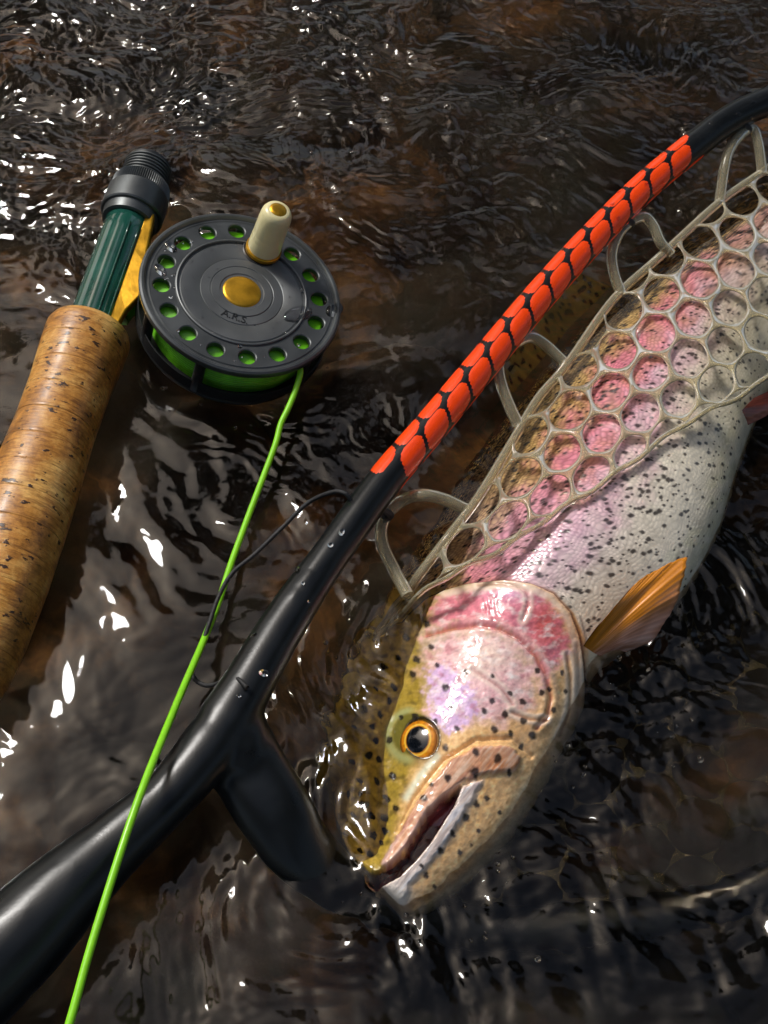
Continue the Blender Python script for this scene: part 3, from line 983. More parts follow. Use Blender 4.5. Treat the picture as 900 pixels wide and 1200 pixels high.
    cc = np.empty((len(Vv), 3)); cc[:] = lin(196, 122, 22)
    cc = cc * (1 + 0.5 * perlin(np.cos(th2) * 6 + 3, np.sin(th2) * 6 + rr2 * 3, 5)[:, None])
    cc = mixc(cc, lin(232, 190, 70), np.exp(-((ex - 0.71) / 0.04) ** 2))
    cc = mixc(cc, lin(120, 70, 14), sstep(0.85, 1.0, ex))
    cc = mixc(cc, lin(10, 14, 20), sstep(0.66, 0.60, ex))
    obj('eye', mesh('eye', Vv, Ff, True, np.clip(cc, 0.002, 0.9)), M['eye'], root)

    # ---------------- fins
    def fin(name, base_px, edge_px, zb, ze, ncol, nrad, colf, rays=18, thick=0.0006, curl=0.0):
        """fan between a base polyline and an outer edge polyline (photograph points + heights)"""
        Bp = crom(np.array(base_px, float), ncol); Ep = crom(np.array(edge_px, float), ncol)
        bz = np.interp(np.linspace(0, 1, ncol), np.linspace(0, 1, len(zb)), zb)
        ez = np.interp(np.linspace(0, 1, ncol), np.linspace(0, 1, len(ze)), ze)
        B = at(Bp[:, 0], Bp[:, 1], bz); E = at(Ep[:, 0], Ep[:, 1], ez)
        t = np.linspace(0, 1, nrad)
        aa_ = np.linspace(0, 1, ncol)
        E = B + (E - B) * (1 - 0.012 * np.abs(np.sin(aa_ * np.pi * rays)) - 0.05 * np.abs(perlin(aa_ * 9, aa_ * 0 + 0.5, 3)))[:, None]
        G = B[:, None] * (1 - t)[None, :, None] + E[:, None] * t[None, :, None]
        ang = np.linspace(0, 1, ncol)[:, None] * np.ones((1, nrad))
        tt = t[None, :] * np.ones((ncol, 1))
        ridge = np.abs(np.sin(ang * np.pi * rays))
        ridge = 1 - ridge ** 0.6
        G[..., 2] += 0.0008 * perlin(ang * 5, tt * 2, 8) * tt + 0.00012 * ridge * sstep(0, 0.15, tt) + curl * np.sin(tt * np.pi)
        G2 = G.copy(); G2[..., 2] -= thick * (1.15 - tt)
        col = colf(ang, tt, ridge)
        V = np.vstack([G.reshape(-1, 3), G2.reshape(-1, 3)])
        Fa = grid_faces(ncol, nrad); Fb = Fa[:, ::-1] + ncol * nrad
        k = ncol * nrad
        F = [tuple(f) for f in np.vstack([Fa, Fb])]
        for i in range(ncol - 1):
            a0, a1 = i * nrad + nrad - 1, (i + 1) * nrad + nrad - 1
            F.append((a0, a0 + k, a1 + k, a1))
        for j in range(nrad - 1):
            F.append((j, j + 1, j + 1 + k, j + k)); q0 = (ncol - 1) * nrad
            F.append((q0 + j, q0 + j + k, q0 + j + 1 + k, q0 + j + 1))
        return obj(name, mesh(name, V, F, True, np.vstack([col.reshape(-1, 3)] * 2)), M['fin'], root)

    def pec(ang, tt, ridge):
        c = np.empty(ang.shape + (3,)); c[:] = lin(206, 128, 22)
        nn = fbm(ang * 9, tt * 3, 2, 77)
        c = mixc(c, lin(120, 70, 18), sstep(0.12, 0.0, ang) * 0.9)
        c = mixc(c, lin(214, 150, 120), sstep(0.50, 0.80, ang + 0.08 * nn))
        c = mixc(c, lin(224, 190, 180), 0.7 * sstep(0.6, 0.9, ang) * np.clip(nn + 0.3, 0, 1))
        c = c * (0.80 + 0.30 * ridge + 0.25 * nn)[..., None]
        return np.clip(c, 0.004, 0.9)
    fin('pectoral_fin', [(684, 756), (690, 760), (696, 764), (704, 768)],
        [(712, 722), (748, 680), (782, 660), (803, 652), (806, 662), (800, 690), (784, 724), (766, 750), (735, 764)],
        [0.022, 0.019, 0.016, 0.012], [0.027, 0.031, 0.032, 0.032, 0.031, 0.026, 0.019, 0.012, 0.006], 120, 22, pec, 26, 0.0006, 0.003)

    def pel(ang, tt, ridge):
        c = np.empty(ang.shape + (3,)); c[:] = lin(120, 58, 44)
        c = mixc(c, lin(150, 88, 74), sstep(0.4, 0.9, tt)) * (0.7 + 0.4 * ridge)[..., None]
        return c
    fin('pelvic_fin', [(862, 492), (872, 478), (884, 466)], [(872, 502), (900, 486), (930, 462), (950, 436)],
        [0.010, 0.012, 0.012], [0.004, 0.006, 0.008, 0.010], 40, 12, pel, 10)

    def tailc(ang, tt, ridge):
        c = np.empty(ang.shape + (3,)); c[:] = lin(92, 76, 40)
        nn = fbm(ang * 34, tt * 12, 2, 57)
        c = mixc(c, lin(30, 26, 20), sstep(0.25, 0.4, nn)) * (0.7 + 0.4 * ridge)[..., None]
        return np.clip(c, 0.004, 0.9)
    fin('tail_fin', [(1010, 112), (1040, 142), (1070, 172)], [(1060, 20), (1120, 50), (1150, 90), (1185, 130), (1200, 190)],
        [-0.003] * 3, [-0.004, -0.002, 0, -0.002, -0.004], 60, 16, tailc, 22)
    fin('dorsal_fin', [(600, 464), (660, 396), (715, 340)], [(560, 430), (610, 372), (668, 330)],
        [-0.008] * 3, [-0.020] * 3, 50, 12, tailc, 14)
    fin('anal_fin', [(930, 408), (955, 362)], [(975, 420), (1000, 360)], [-0.002] * 2, [-0.008] * 2, 30, 10, pel, 10)
    return X2[:, :nt]


FISH = build_trout()


def fish_top(P):
    """height of the trout's upper surface below/above given world xy (coarse nearest sample)"""
    G = FISH[::8, ::7].reshape(-1, 3)
    P = np.atleast_2d(P)
    d = ((P[:, None, :2] - G[None, :, :2]) ** 2).sum(-1)
    k = d.argmin(1)
    z = G[k, 2]
    far = np.sqrt(d.min(1))
    return np.where(far < 0.004, z, -0.05)
# ------------------------------------------------------------------ fly rod
def build_rod():
    root = empty('fly_rod')
    tag(root, 'fly rod with cork grip and dark green reel seat lying in the water', 'fishing rod')
    A = at(176, 192, 0.024)       # end of the butt cap
    B = at(105.5, 388, 0.0195)      # top of the cork
    ax = unit(B - A)              # points down the grip
    # the grip: axis continues straight, sinking slightly
    e1 = unit(np.cross(ax, [0, 0, 1.0])); e2 = np.cross(e1, ax)
    L0 = np.linalg.norm(B - A)
    scale = 0.0185 / 0.0185
    def seg(name, prof, mat, nseg=48, parent=root, edge=None):
        return lathe(name, [(r, h) for r, h in prof], A, ax, e1, e2, mat, parent, nseg, True, edge)
    # butt cap, threads, knurled ring, hood, green seat tube
    seg('butt_cap', [(0.0002, 0.0), (0.0095, 0.0003), (0.0108, 0.0012), (0.0108, 0.003)], M['darkplastic'], edge=30)
    th = [(0.0108, 0.003)]
    for k in range(7):
        h = 0.003 + k * 0.0019
        th += [(0.0116, h + 0.0004), (0.0116, h + 0.0011), (0.0106, h + 0.0014), (0.0106, h + 0.0019)]
    seg('threaded_barrel', th, M['anod'], edge=20)
    # knurled ring, individual teeth modelled in the profile
    nk = 84
    a = np.linspace(0, 2 * np.pi, nk * 2, endpoint=False)
    V = []
    prof = [(0.0112, 0.0150), (0.0134, 0.0155), (0.0137, 0.0165), (0.0137, 0.0200), (0.0134, 0.0212), (0.0120, 0.0214)]
    for i, (r, h) in enumerate(prof):
        rr = r + (0.0003 * np.where(np.arange(nk * 2) % 2 == 0, 1, -1) if 1 <= i <= 4 else 0)
        V.append(A + ax * h + (np.atleast_1d(rr) * np.ones(nk * 2))[:, None] * (np.cos(a)[:, None] * e1 + np.sin(a)[:, None] * e2))
    obj('knurled_ring', mesh('knurled_ring', np.vstack(V), [tuple(f) for f in grid_faces(len(prof), nk * 2, True)], False), M['anod'], root)
    seg('sliding_hood', [(0.0120, 0.0212), (0.0140, 0.0218), (0.0146, 0.0226), (0.0148, 0.0290), (0.0148, 0.0345), (0.0143, 0.0352), (0.0132, 0.0354),
                         (0.0130, 0.0375), (0.0126, 0.0400), (0.0112, 0.0404), (0.0098, 0.0398)], M['anod'], edge=25)
    st = [(0.0098, 0.0390)]
    st += [(0.0109, h) for h in np.linspace(0.041, L0 + 0.004, 8)]
    seat = seg('reel_seat', st, M['seat'])
    # a groove with raised edges along the seat tube
    for s in (-1, 1):
        an = rad(52) + s * 0.22
        d = math.cos(an) * e1 * -1 + math.sin(an) * e2
        pth = [A + ax * h + d * 0.0110 for h in np.linspace(0.047, L0 - 0.002, 8)]
        tube('seat_groove', pth, 0.00045, M['seat'], seat, 6)
    # cork grip in rings
    prof_h = np.array([0.0, 0.003, 0.012, 0.030, 0.050, 0.075, 0.10, 0.125, 0.150, 0.165, 0.172])
    prof_r = np.array([0.0176, 0.0188, 0.0186, 0.0174, 0.0170, 0.0180, 0.0187, 0.0189, 0.0180, 0.0165, 0.0150])
    ring = 0.0132
    nr = 13
    for k in range(nr):
        h0, h1 = k * ring, (k + 1) * ring
        hs = np.concatenate([[h0 + 0.00005, h0 + 0.00035], np.linspace(h0 + 0.001, h1 - 0.001, 7), [h1 - 0.00035, h1 - 0.00005]])
        rs = np.interp(hs, prof_h, prof_r)
        # smooth interpolation of the radius
        rs = rs + 0.00005 * np.random.default_rng(k).normal() 
        rs[[0, -1]] -= 0.00011
        prof = list(zip(rs, hs + L0))
        if k == 0:
            prof = [(0.0090, L0 + 0.0012), (0.0160, L0 + 0.0004), (0.0172, L0 + 0.0003)] + prof
        if k == nr - 1:
            prof = prof + [(0.004, prof[-1][1] + 0.001)]
        V, F = lathe_geo(prof, A, ax, e1, e2, 64)
        me = mesh('cork_ring', V, F, True)
        at_ = me.attributes.new('along', 'FLOAT_VECTOR', 'POINT')
        ang = np.tile(np.linspace(0, 2 * np.pi, 64, endpoint=False), len(prof))
        hh = np.repeat(np.array([p_[1] for p_ in prof]), 64)
        rr = np.repeat(np.array([p_[0] for p_ in prof]), 64)
        dat = np.stack([hh * 900 + 0 * ang, np.cos(ang) * 2.2 + k * 5.1 + rr * 40, np.sin(ang) * 2.2], -1).astype(np.float32)
        at_.data.foreach_set('vector', dat.ravel())
        obj('cork_ring', me, M['cork'], root)
    hE = L0 + nr * ring
    seg('rod_blank', [(0.0045, hE - 0.004), (0.0044, hE + 0.05), (0.0040, hE + 0.30), (0.0002, hE + 0.301)], M['seat'])
    # gold reel foot: long plate from under the hood to the cork, a post reaching to the reel
    side = unit(np.cross([0, 0, 1.0], ax)); side = side if side[0] > 0 else -side
    nrm = unit(np.cross(ax, side)); nrm = nrm if nrm[2] > 0 else -nrm
    hs = [0.036, 0.046, 0.060, 0.072, 0.084, 0.094, L0 + 0.002]
    wid = [0.0036, 0.0048, 0.0062, 0.0120, 0.0105, 0.0060, 0.0038]
    V = []
    for h, w_ in zip(hs, wid):
        h_ = min(h, L0 + 0.002)
        o0 = A + ax * h_ + side * 0.0088
        for dv in ((0, 0.0020), (w_, 0.0012), (w_, -0.0022), (0, -0.0030)):
            V.append(o0 + side * dv[0] + nrm * (dv[1] + 0.004))
    F = [tuple(f) for f in grid_faces(len(hs), 4, True)] + [(3, 2, 1, 0), tuple(range(len(V) - 4, len(V)))]
    me = mesh('reel_foot', V, F, False)
    return root, me, A, ax, side, nrm


# ------------------------------------------------------------------ reel
def cell_ring(outer, inner, steps):
    pass


def build_reel(foot_me):
    root = empty('fly_reel')
    tag(root, 'round black fly reel with pierced face, gold centre and ivory knob', 'fishing reel')
    C = at(283.5, 342.0, 0.029)
    view = unit(CAM - C)
    ir = unit(RGT - (RGT @ view) * view); iu = np.cross(view, ir)
    n = unit(math.cos(rad(41)) * view + math.sin(rad(41)) * (0.30 * ir + 0.954 * iu))
    e1 = unit(RGT - (RGT @ n) * n); e2 = np.cross(n, e1)
    # radius from the photographed rim
    R = np.linalg.norm(plane_hit(400.0, 362.0, C, n) - C) * 0.995
    RL = lambda name, prof, mat, parent=root, nseg=96, edge=30: lathe(name, [(r * R, h * R) for r, h in prof], C, n, e1, e2, mat, parent, nseg, True, edge)
    face = RL('face_rim', [(0.895, 0.004), (0.905, 0.004), (0.915, -0.006), (0.93, -0.006), (0.94, 0.012), (0.955, 0.026), (0.975, 0.026), (0.993, 0.012),
                           (1.0, -0.012), (0.995, -0.045), (0.97, -0.062), (0.94, -0.068), (0.895, -0.068)], M['anod'])
    # pierced ring: 16 cells, each with a round hole through it
    V, F = [], []
    nh = 16
    r0, r1, rh = 0.655, 0.896, 0.083
    hub = 0.782
    m = 8
    for k in range(nh):
        a0, a1 = (k - 0.5 + 0.32) / nh * 2 * np.pi, (k + 0.5 + 0.32) / nh * 2 * np.pi
        outer = []
        for t in np.linspace(0, 1, m, endpoint=False): outer.append((r0, a0 + (a1 - a0) * t))
        for t in np.linspace(0, 1, m, endpoint=False): outer.append((r0 + (r1 - r0) * t, a1))
        for t in np.linspace(0, 1, m, endpoint=False): outer.append((r1, a1 + (a0 - a1) * t))
        for t in np.linspace(0, 1, m, endpoint=False): outer.append((r1 + (r0 - r1) * t, a0))
        o2 = np.array([(r * math.cos(a), r * math.sin(a)) for r, a in outer])
        am = (a0 + a1) / 2
        c2 = np.array([hub * math.cos(am), hub * math.sin(am)])
        d2 = o2 - c2
        ang = np.arctan2(d2[:, 1], d2[:, 0])
        i2 = c2 + rh * np.stack([np.cos(ang), np.sin(ang)], -1)
        i3 = c2 + (rh + 0.010) * np.stack([np.cos(ang), np.sin(ang)], -1)
        b = len(V); L = len(o2)
        for ring2, h in ((o2, 0.0), (i3, 0.0), (i2, -0.008), (i2, -0.058), (o2, -0.058)):
            for q in ring2: V.append(C + R * (q[0] * e1 + q[1] * e2 + h * n))
        for lv in range(4):
            for i in range(L):
                j = (i + 1) % L
                F.append((b + lv * L + i, b + lv * L + j, b + (lv + 1) * L + j, b + (lv + 1) * L + i))
    me = mesh('pierced_ring', V, F, True); sharp(me, 25)
    obj('pierced_ring', me, M['anod'], root)
    RL('face_plate', [(0.18, 0.002), (0.215, 0.002), (0.222, 0.010), (0.30, 0.010), (0.306, 0.001), (0.312, 0.001), (0.318, 0.006), (0.405, 0.006), (0.411, -0.001), (0.418, 0.003),
                      (0.60, 0.003), (0.612, -0.008), (0.625, -0.008), (0.632, 0.018), (0.640, 0.022), (0.650, 0.018), (0.657, 0.0), (0.657, -0.058), (0.2, -0.058)], M['anod2'])
    RL('centre_cap', [(0.0005, 0.020), (0.10, 0.019), (0.165, 0.014), (0.187, 0.008), (0.192, 0.0)], M['gold'], edge=60)
    # knob
    K = plane_hit(308.0, 294.0, C + n * 0.006 * R, n)
    kn = unit(n + 0.05 * RGT)
    k1 = unit(RGT - (RGT @ kn) * kn); k2 = np.cross(kn, k1)
    KL = lambda name, prof, mat, parent, edge=35: lathe(name, [(r * R, h * R) for r, h in prof], K, kn, k1, k2, mat, parent, 48, True, edge)
    knob = KL('winding_knob', [(0.155, 0.055), (0.166, 0.060), (0.168, 0.10), (0.164, 0.20), (0.1635, 0.205), (0.1645, 0.21), (0.161, 0.27), (0.1605, 0.275), (0.1615, 0.28), (0.158, 0.44),
                               (0.156, 0.50), (0.148, 0.555), (0.130, 0.590), (0.105, 0.606), (0.085, 0.609)], M['ivory'], root)
    KL('knob_collar', [(0.02, 0.0), (0.172, 0.0), (0.182, 0.012), (0.182, 0.045), (0.172, 0.057), (0.150, 0.058)], M['gold'], knob)
    KL('knob_cap', [(0.0005, 0.621), (0.05, 0.619), (0.078, 0.614), (0.088, 0.604), (0.09, 0.59)], M['gold'], knob)
    KL('knob_base', [(0.02, 0.002), (0.195, 0.002), (0.205, -0.006), (0.205, -0.02)], M['darkplastic'], knob)
    # line wound on the spool: each coil a ring
    prof = [(0.3, -0.075)]
    for k in range(14):
        h = -0.085 - k * 0.030
        prof += [(0.83, h + 0.006), (0.848, h - 0.004), (0.852, h - 0.015), (0.848, h - 0.024)]
    prof += [(0.3, prof[-1][1] - 0.01)]
    RL('wound_line', prof, M['backing'], root, 96, 80)
    # frame: back plate, rim and pillars
    RL('back_plate', [(0.0005, -0.56), (0.93, -0.56), (0.965, -0.545), (0.975, -0.52), (0.965, -0.49), (0.93, -0.485), (0.0005, -0.485)], M['darkplastic'])
    RL('spool_hub', [(0.2, -0.06), (0.2, -0.50)], M['darkplastic'])
    for deg in (250, 318, 22, 92, 168, 205):
        a = rad(deg)
        d = math.cos(a) * e1 + math.sin(a) * e2
        tube('frame_pillar', [C + R * (0.925 * d - 0.066 * n), C + R * (0.925 * d - 0.28 * n), C + R * (0.925 * d - 0.50 * n)], R * 0.055, M['darkplastic'], root, 10, upv=tuple(e1 * 0.7 + e2 * 0.71))
    # line guard: dark band low on the frame
    RL('frame_band', [(0.955, -0.36), (0.968, -0.36), (0.968, -0.50), (0.955, -0.50)], M['darkplastic'])
    foot = obj('reel_foot', foot_me, M['gold'], root)
    md = foot.modifiers.new('bevel', 'BEVEL'); md.width = 0.0007; md.segments = 2
    # dark cheek of the frame under the foot
    P = [at(138, 372, 0.010), at(152, 356, 0.011), at(176, 352, 0.012), at(200, 352, 0.013)]
    tube('foot_bracket', crom(P, 10), 0.0055, M['backing'], root, 8)
    # lettering engraved on the plate
    cu = bpy.data.curves.new('lettering', 'FONT')
    cu.body = 'A.R.S.'
    cu.size = 0.085 * R * 1.35; cu.extrude = 0.004 * R; cu.align_x = 'CENTER'; cu.align_y = 'CENTER'
    tx = bpy.data.objects.new('lettering', cu); COL.objects.link(tx)
    cu.materials.append(M['darkplastic'])
    T0 = plane_hit(275.5, 371.5, C + n * 0.008 * R, n)
    dr = unit(plane_hit(286.0, 375.5, C + n * 0.008 * R, n) - plane_hit(265.0, 368.0, C + n * 0.008 * R, n))
    Mx = Matrix.Identity(4)
    y_ = np.cross(n, dr)
    for i in range(3):
        Mx[i][0], Mx[i][1], Mx[i][2], Mx[i][3] = dr[i], y_[i], n[i], T0[i] + n[i] * 0.0
    tx.parent = root
    tx.matrix_world = Mx
    bpy.context.view_layer.update()
    me = bpy.data.meshes.new_from_object(tx.evaluated_get(bpy.context.evaluated_depsgraph_get()))
    bpy.data.objects.remove(tx, do_unlink=True)
    lt = obj('lettering', me, M['darkplastic'], root)
    lt.matrix_world = Mx
    return C, n, e1, e2, R


# ------------------------------------------------------------------ landing net
FRAME_PX = [(1010, 96, .030), (960, 100, .030), (900, 119, .030), (855, 140, .030), (812, 172, .030), (752, 222, .0295), (690, 284, .029), (630, 350, .0285), (565, 428, .028),
            (505, 500, .028), (455, 558, .028), (415, 612, .028), (372, 672, .028), (330, 735, .027), (292, 800, .026), (262, 850, .025)]


def frame_path(n=160):
    P = np.array([np.append(at(x, y, z), 0) for x, y, z in FRAME_PX])[:, :3]
    return crom(P, n)


def build_net(fish_top):
    root = empty('landing_net')
    tag(root, 'black landing net with orange scale pattern and clear rubber mesh', 'landing net')
    path = frame_path(200)
    n = len(path)
    p = pix(path)
    # radius grows towards the yoke
    rad_ = np.interp(p[:, 1], [100, 200, 560, 700, 800, 860], [0.0072, 0.0069, 0.0071, 0.0080, 0.0092, 0.0106])
    hr_ = rad_ * np.interp(np.arange(n), [0, n - 45, n - 22, n], [1, 1, 0.86, 0.8])
    V, F, fr = tube_geo(path, np.stack([hr_, hr_], -1), 28)
    me = mesh('hoop', V, F)
    hoop = obj('hoop', me, M['carbon'], root)
    # ---- far side of the hoop and the side under the water
    low = [(258, 836, .022), (290, 898, .016), (324, 954, .009), (358, 1002, -.001), (430, 1058, -.022), (540, 1090, -.032), (660, 1092, -.034), (780, 1078, -.034),
           (900, 1040, -.027), (1030, 990, -.024), (1130, 900, -.018), (1200, 780, -.008)]
    lp = crom(np.array([at(x, y, z) for x, y, z in low]), 140)
    lr = np.interp(np.linspace(0, 1, 140), [0, 0.1, 0.22, 0.4, 1], [0.0140, 0.0140, 0.0105, 0.0080, 0.008])
    # ---- handle with yoke, blended into one body
    hp = [(292, 800, .027), (250, 868, .025), (200, 930, .025), (140, 985, .024), (80, 1040, .023), (20, 1100, .022), (-60, 1170, .020), (-150, 1250, .016)]
    hpp = crom(np.array([at(x, y, z) for x, y, z in hp]), 90)
    hr = np.interp(np.linspace(0, 1, 90), [0, 0.15, 0.3, 0.45, 0.6, 0.8, 1], [0.0066, 0.0108, 0.0098, 0.0118, 0.0154, 0.0188, 0.020])
    Vs, Fs, b = [], [], 0
    for pa, ra, up in ((hpp, hr, None), (lp, lr, None), (path[-50:], rad_[-50:] * np.interp(np.arange(50), [0, 6, 26, 50], [0.80, 0.90, 1.05, 1.05]), None)):
        fl = 0.60 if pa is lp else 0.92
        flv = np.full(len(ra), fl) if pa is not lp else np.interp(np.linspace(0, 1, len(ra)), [0, 0.25, 0.45, 1], [0.62, 0.62, 0.95, 0.95])
        v_, f_, _ = tube_geo(pa, np.stack([ra, ra * flv], -1), 20)
        Vs.append(v_); Fs += [tuple(i + b for i in f) for f in f_]; b += len(v_)
    # web filling the crotch of the yoke
    web = crom(np.array([at(x, y, z) for x, y, z in [(268, 838, .022), (275, 872, .021), (268, 900, .018)]]), 12)
    v_, f_, _ = tube_geo(web, np.tile([0.0125, 0.0085], (12, 1)), 16)
    Vs.append(v_); Fs += [tuple(i + b for i in f) for f in f_]
    me = mesh('handle', np.vstack(Vs), Fs)
    ho = obj('handle', me, M['carbon'], root)
    rm = ho.modifiers.new('remesh', 'REMESH'); rm.mode = 'VOXEL'; rm.voxel_size = 0.0016; rm.use_smooth_shade = True
    sm = ho.modifiers.new('smooth', 'SMOOTH'); sm.iterations = 9; sm.factor = 0.6

    # ---- orange scales wrapped on the hoop
    P, T, S, Nn = fr
    d_arc = np.concatenate([[0], np.cumsum(np.linalg.norm(np.diff(path, axis=0), axis=1))])
    i0 = np.argmin(np.hypot(p[:, 0] - 812, p[:, 1] - 172)); i1 = np.argmin(np.hypot(p[:, 0] - 446, p[:, 1] - 570))
    a0, a1 = d_arc[i0], d_arc[i1]
    nsc = 15
    step = (a1 - a0) / nsc
    rows = 4
    for r_ in range(rows):
        base_ang = rad(44) + r_ * 2 * np.pi / rows
        for k in range(nsc + (0 if r_ % 2 == 0 else -1)):
            sc_ = a0 + (k + 0.5 + (0.5 if r_ % 2 else 0)) * step
            nu_, nv_ = 8, 12
            V = []
            hv = np.pi / rows * 1.16
            for iv in range(nv_):
                tv = -1 + 2 * iv / (nv_ - 1)
                # rounded shield in (arc, angle): straight flanks, drawn in towards both tips
                g_ = abs(tv)
                hl_ = step * (0.455 if g_ < 0.55 else 0.455 - 0.20 * ((g_ - 0.55) / 0.45) ** 1.2)
                if g_ > 0.999: hl_ = step * 0.24
                lean = 0.16 * step * tv
                for iu in range(nu_):
                    tu = -1 + 2 * iu / (nu_ - 1)
                    s_ = np.clip(sc_ + lean + hl_ * tu, 0, d_arc[-1])
                    ang = base_ang + tv * hv * 0.87 - 0.05 * (1 - g_) * abs(tu) ** 2
                    c_ = np.array([np.interp(s_, d_arc, path[:, j]) for j in range(3)])
                    si = np.array([np.interp(s_, d_arc, S[:, j]) for j in range(3)])
                    ni = np.array([np.interp(s_, d_arc, Nn[:, j]) for j in range(3)])
                    rr = np.interp(s_, d_arc, rad_)
                    lift = 0.00008 if max(abs(tu), g_) < 0.999 else -0.00008
                    V.append(c_ + (rr * 1.006 + lift) * (math.cos(ang) * si + math.sin(ang) * ni))
            obj('scale', mesh('scale', V, [tuple(f) for f in grid_faces(nv_, nu_)]), M['orange'], hoop)

    # ---- rubber mesh: cells with rounded holes on a lattice
    def cells(fit, ij, keep, clampf, zf, h, hole=0.80):
        """fit(i,j)->photo point; clampf moves corners onto the borders; zf(points)->heights"""
        Vv, Ff, b = [], [], 0
        nbr = [(1, 0), (1, -1), (0, -1), (-1, 0), (-1, 1), (0, 1)]
        nbr = [(1, 0), (0, -1), (-1, -1), (-1, 0), (0, 1), (1, 1)]
        sub = 4
        for (i, j) in ij:
            c = fit(i, j)
            if not keep(c): continue
            cor = []
            for k in range(6):
                n1, n2 = nbr[k], nbr[(k + 1) % 6]
                cor.append((c + fit(i + n1[0], j + n1[1]) + fit(i + n2[0], j + n2[1])) / 3)
            cor = np.array([clampf(q) for q in cor])
            cen = cor.mean(0)
            if 0.5 * abs(sum(cor[k][0] * cor[(k + 1) % 6][1] - cor[k][1] * cor[(k + 1) % 6][0] for k in range(6))) < 220: continue
            O = []
            for k in range(6):
                for t in range(sub): O.append(cor[k] + (cor[(k + 1) % 6] - cor[k]) * t / sub)
            O = np.array(O)
            # smooth inner opening: relaxed and shrunk outline
            I = O.copy()
            for _ in range(4): I = (np.roll(I, 1, 0) + np.roll(I, -1, 0) + 1.0 * I) / 3
            d = I - cen
            I = cen + d * (hole + 0.05 * math.sin(i * 4.3 + j * 9.1))
            gap = 5.2
            L_ = np.linalg.norm(I - cen, axis=1)[:, None]
            rings = [(O, 1.0), (O + (I - O) * 0.45, 0.9), (O + (I - O) * 0.85, 0.5), (I, 0.0), (O + (I - O) * 0.85, -0.5), (O + (I - O) * 0.45, -0.9), (O, -1.0)]
            zb = zf(O)
            for rg, hh in rings:
                Vv.append(at(rg[:, 0], rg[:, 1], zb + hh * h))
            L = len(O)
            for lv in range(6):
                for q in range(L):
                    r2 = (q + 1) % L
                    Ff.append((b + lv * L + q, b + (lv + 1) * L + q, b + (lv + 1) * L + r2, b + lv * L + r2))
            b += 7 * L
        return np.vstack(Vv), Ff

    # lattice traced on the draped side
    tr = [(0, -1, 720, 408), (0, 0, 715, 455), (0, 1, 708, 506), (0, 2, 692, 552), (1, 0, 765, 435), (1, -1, 768, 390), (1, -2, 778, 343), (1, 1, 756, 483),
          (2, 0, 811, 417), (2, -1, 816, 373), (2, -2, 822, 328), (2, 1, 801, 466), (3, 0, 853, 405), (3, -1, 860, 358), (3, -2, 861, 316), (3, 1, 842, 450),
          (4, 0, 893, 390), (4, -1, 896, 346), (4, -2, 897, 306), (4, 1, 880, 436), (-1, 0, 666, 478), (-1, 1, 659, 532), (-1, 2, 642, 582), (-2, 0, 618, 510),
          (-2, 1, 608, 561), (-2, 2, 594, 612), (-3, 1, 560, 594), (-3, 2, 545, 642), (-4, 2, 505, 668), (2, -3, 826, 284), (3, -3, 864, 272)]
    tr = np.array(tr, float)
    def basis(i, j):
        i = np.asarray(i, float); j = np.asarray(j, float)
        return np.stack([np.ones_like(i), i, j, i * j, i * i, j * j], -1)
    co, *_ = np.linalg.lstsq(basis(tr[:, 0], tr[:, 1]), tr[:, 2:], rcond=None)
    def fit(i, j):
        b_ = basis(i, j) @ co
        return b_ + 4.6 * np.array([math.sin(i * 7.1 + j * 3.3) , math.sin(i * 2.7 - j * 5.9 + 1.0)])
    RIM = [(440, 752), (456, 730), (474, 702), (490, 676), (528, 626), (560, 584), (598, 522), (630, 468), (664, 428), (718, 352), (772, 302), (842, 238), (884, 208), (940, 170), (1010, 130)]
    FOLD = [(438, 756), (456, 735), (478, 710), (512, 684), (560, 657), (600, 634), (645, 606), (690, 577), (742, 538), (800, 500), (860, 466), (905, 438), (960, 400), (1020, 350)]
    RIMs = crom(RIM, 200); FOLDs = crom(FOLD, 200)
    FOLDs[:, 1] += 2.2 * np.sin(FOLDs[:, 0] / 9.0) + 2.0 * np.sin(FOLDs[:, 0] / 23.0 + 1)
    rim_f = lambda x: np.interp(x, RIMs[:, 0], RIMs[:, 1])
    fold_f = lambda x: np.interp(x, FOLDs[:, 0], FOLDs[:, 1])
    def clampf(q):
        q = q.copy()
        for _ in range(3):
            for cv, sg in ((RIMs, 1), (FOLDs, -1)):
                yy = np.interp(q[0], cv[:, 0], cv[:, 1])
                if sg * (q[1] - yy) < 0:
                    k = np.argmin(np.hypot(cv[:, 0] - q[0], cv[:, 1] - q[1]))
                    q = cv[k].copy()
        return q
    def keep(c):
        return (rim_f(c[0]) - 20 < c[1] < fold_f(c[0]) + 22) and 470 < c[0] < 1010
    def zdrape(Q):
        # above water by the rim, lying on the fish further in
        t = np.clip((Q[:, 1] - np.array([rim_f(x) for x in Q[:, 0]])) / (np.array([fold_f(x) - rim_f(x) for x in Q[:, 0]]) + 1e-6), 0, 1)
        z0 = 0.013 + 0.017 * np.sin(t * np.pi * 0.62)
        z0 = z0 * np.clip((Q[:, 0] - 455) / 70, 0.25, 1) - 0.022 * sstep(495, 445, Q[:, 0])
        w_ = at(Q[:, 0], Q[:, 1], z0)
        zf_ = np.where(Q[:, 0] > 492, fish_top(w_) + 0.0030, -1.0)
        return np.maximum(z0, zf_)
    ij = [(i, j) for i in range(-6, 9) for j in range(-9, 9)]
    V, F = cells(fit, ij, keep, clampf, zdrape, 0.0014, 0.915)
    me = mesh('mesh_panel', V, F)
    pan = obj('mesh_panel', me, M['rubber'], root)
    wl = pan.modifiers.new('weld', 'WELD'); wl.merge_threshold = 0.0004
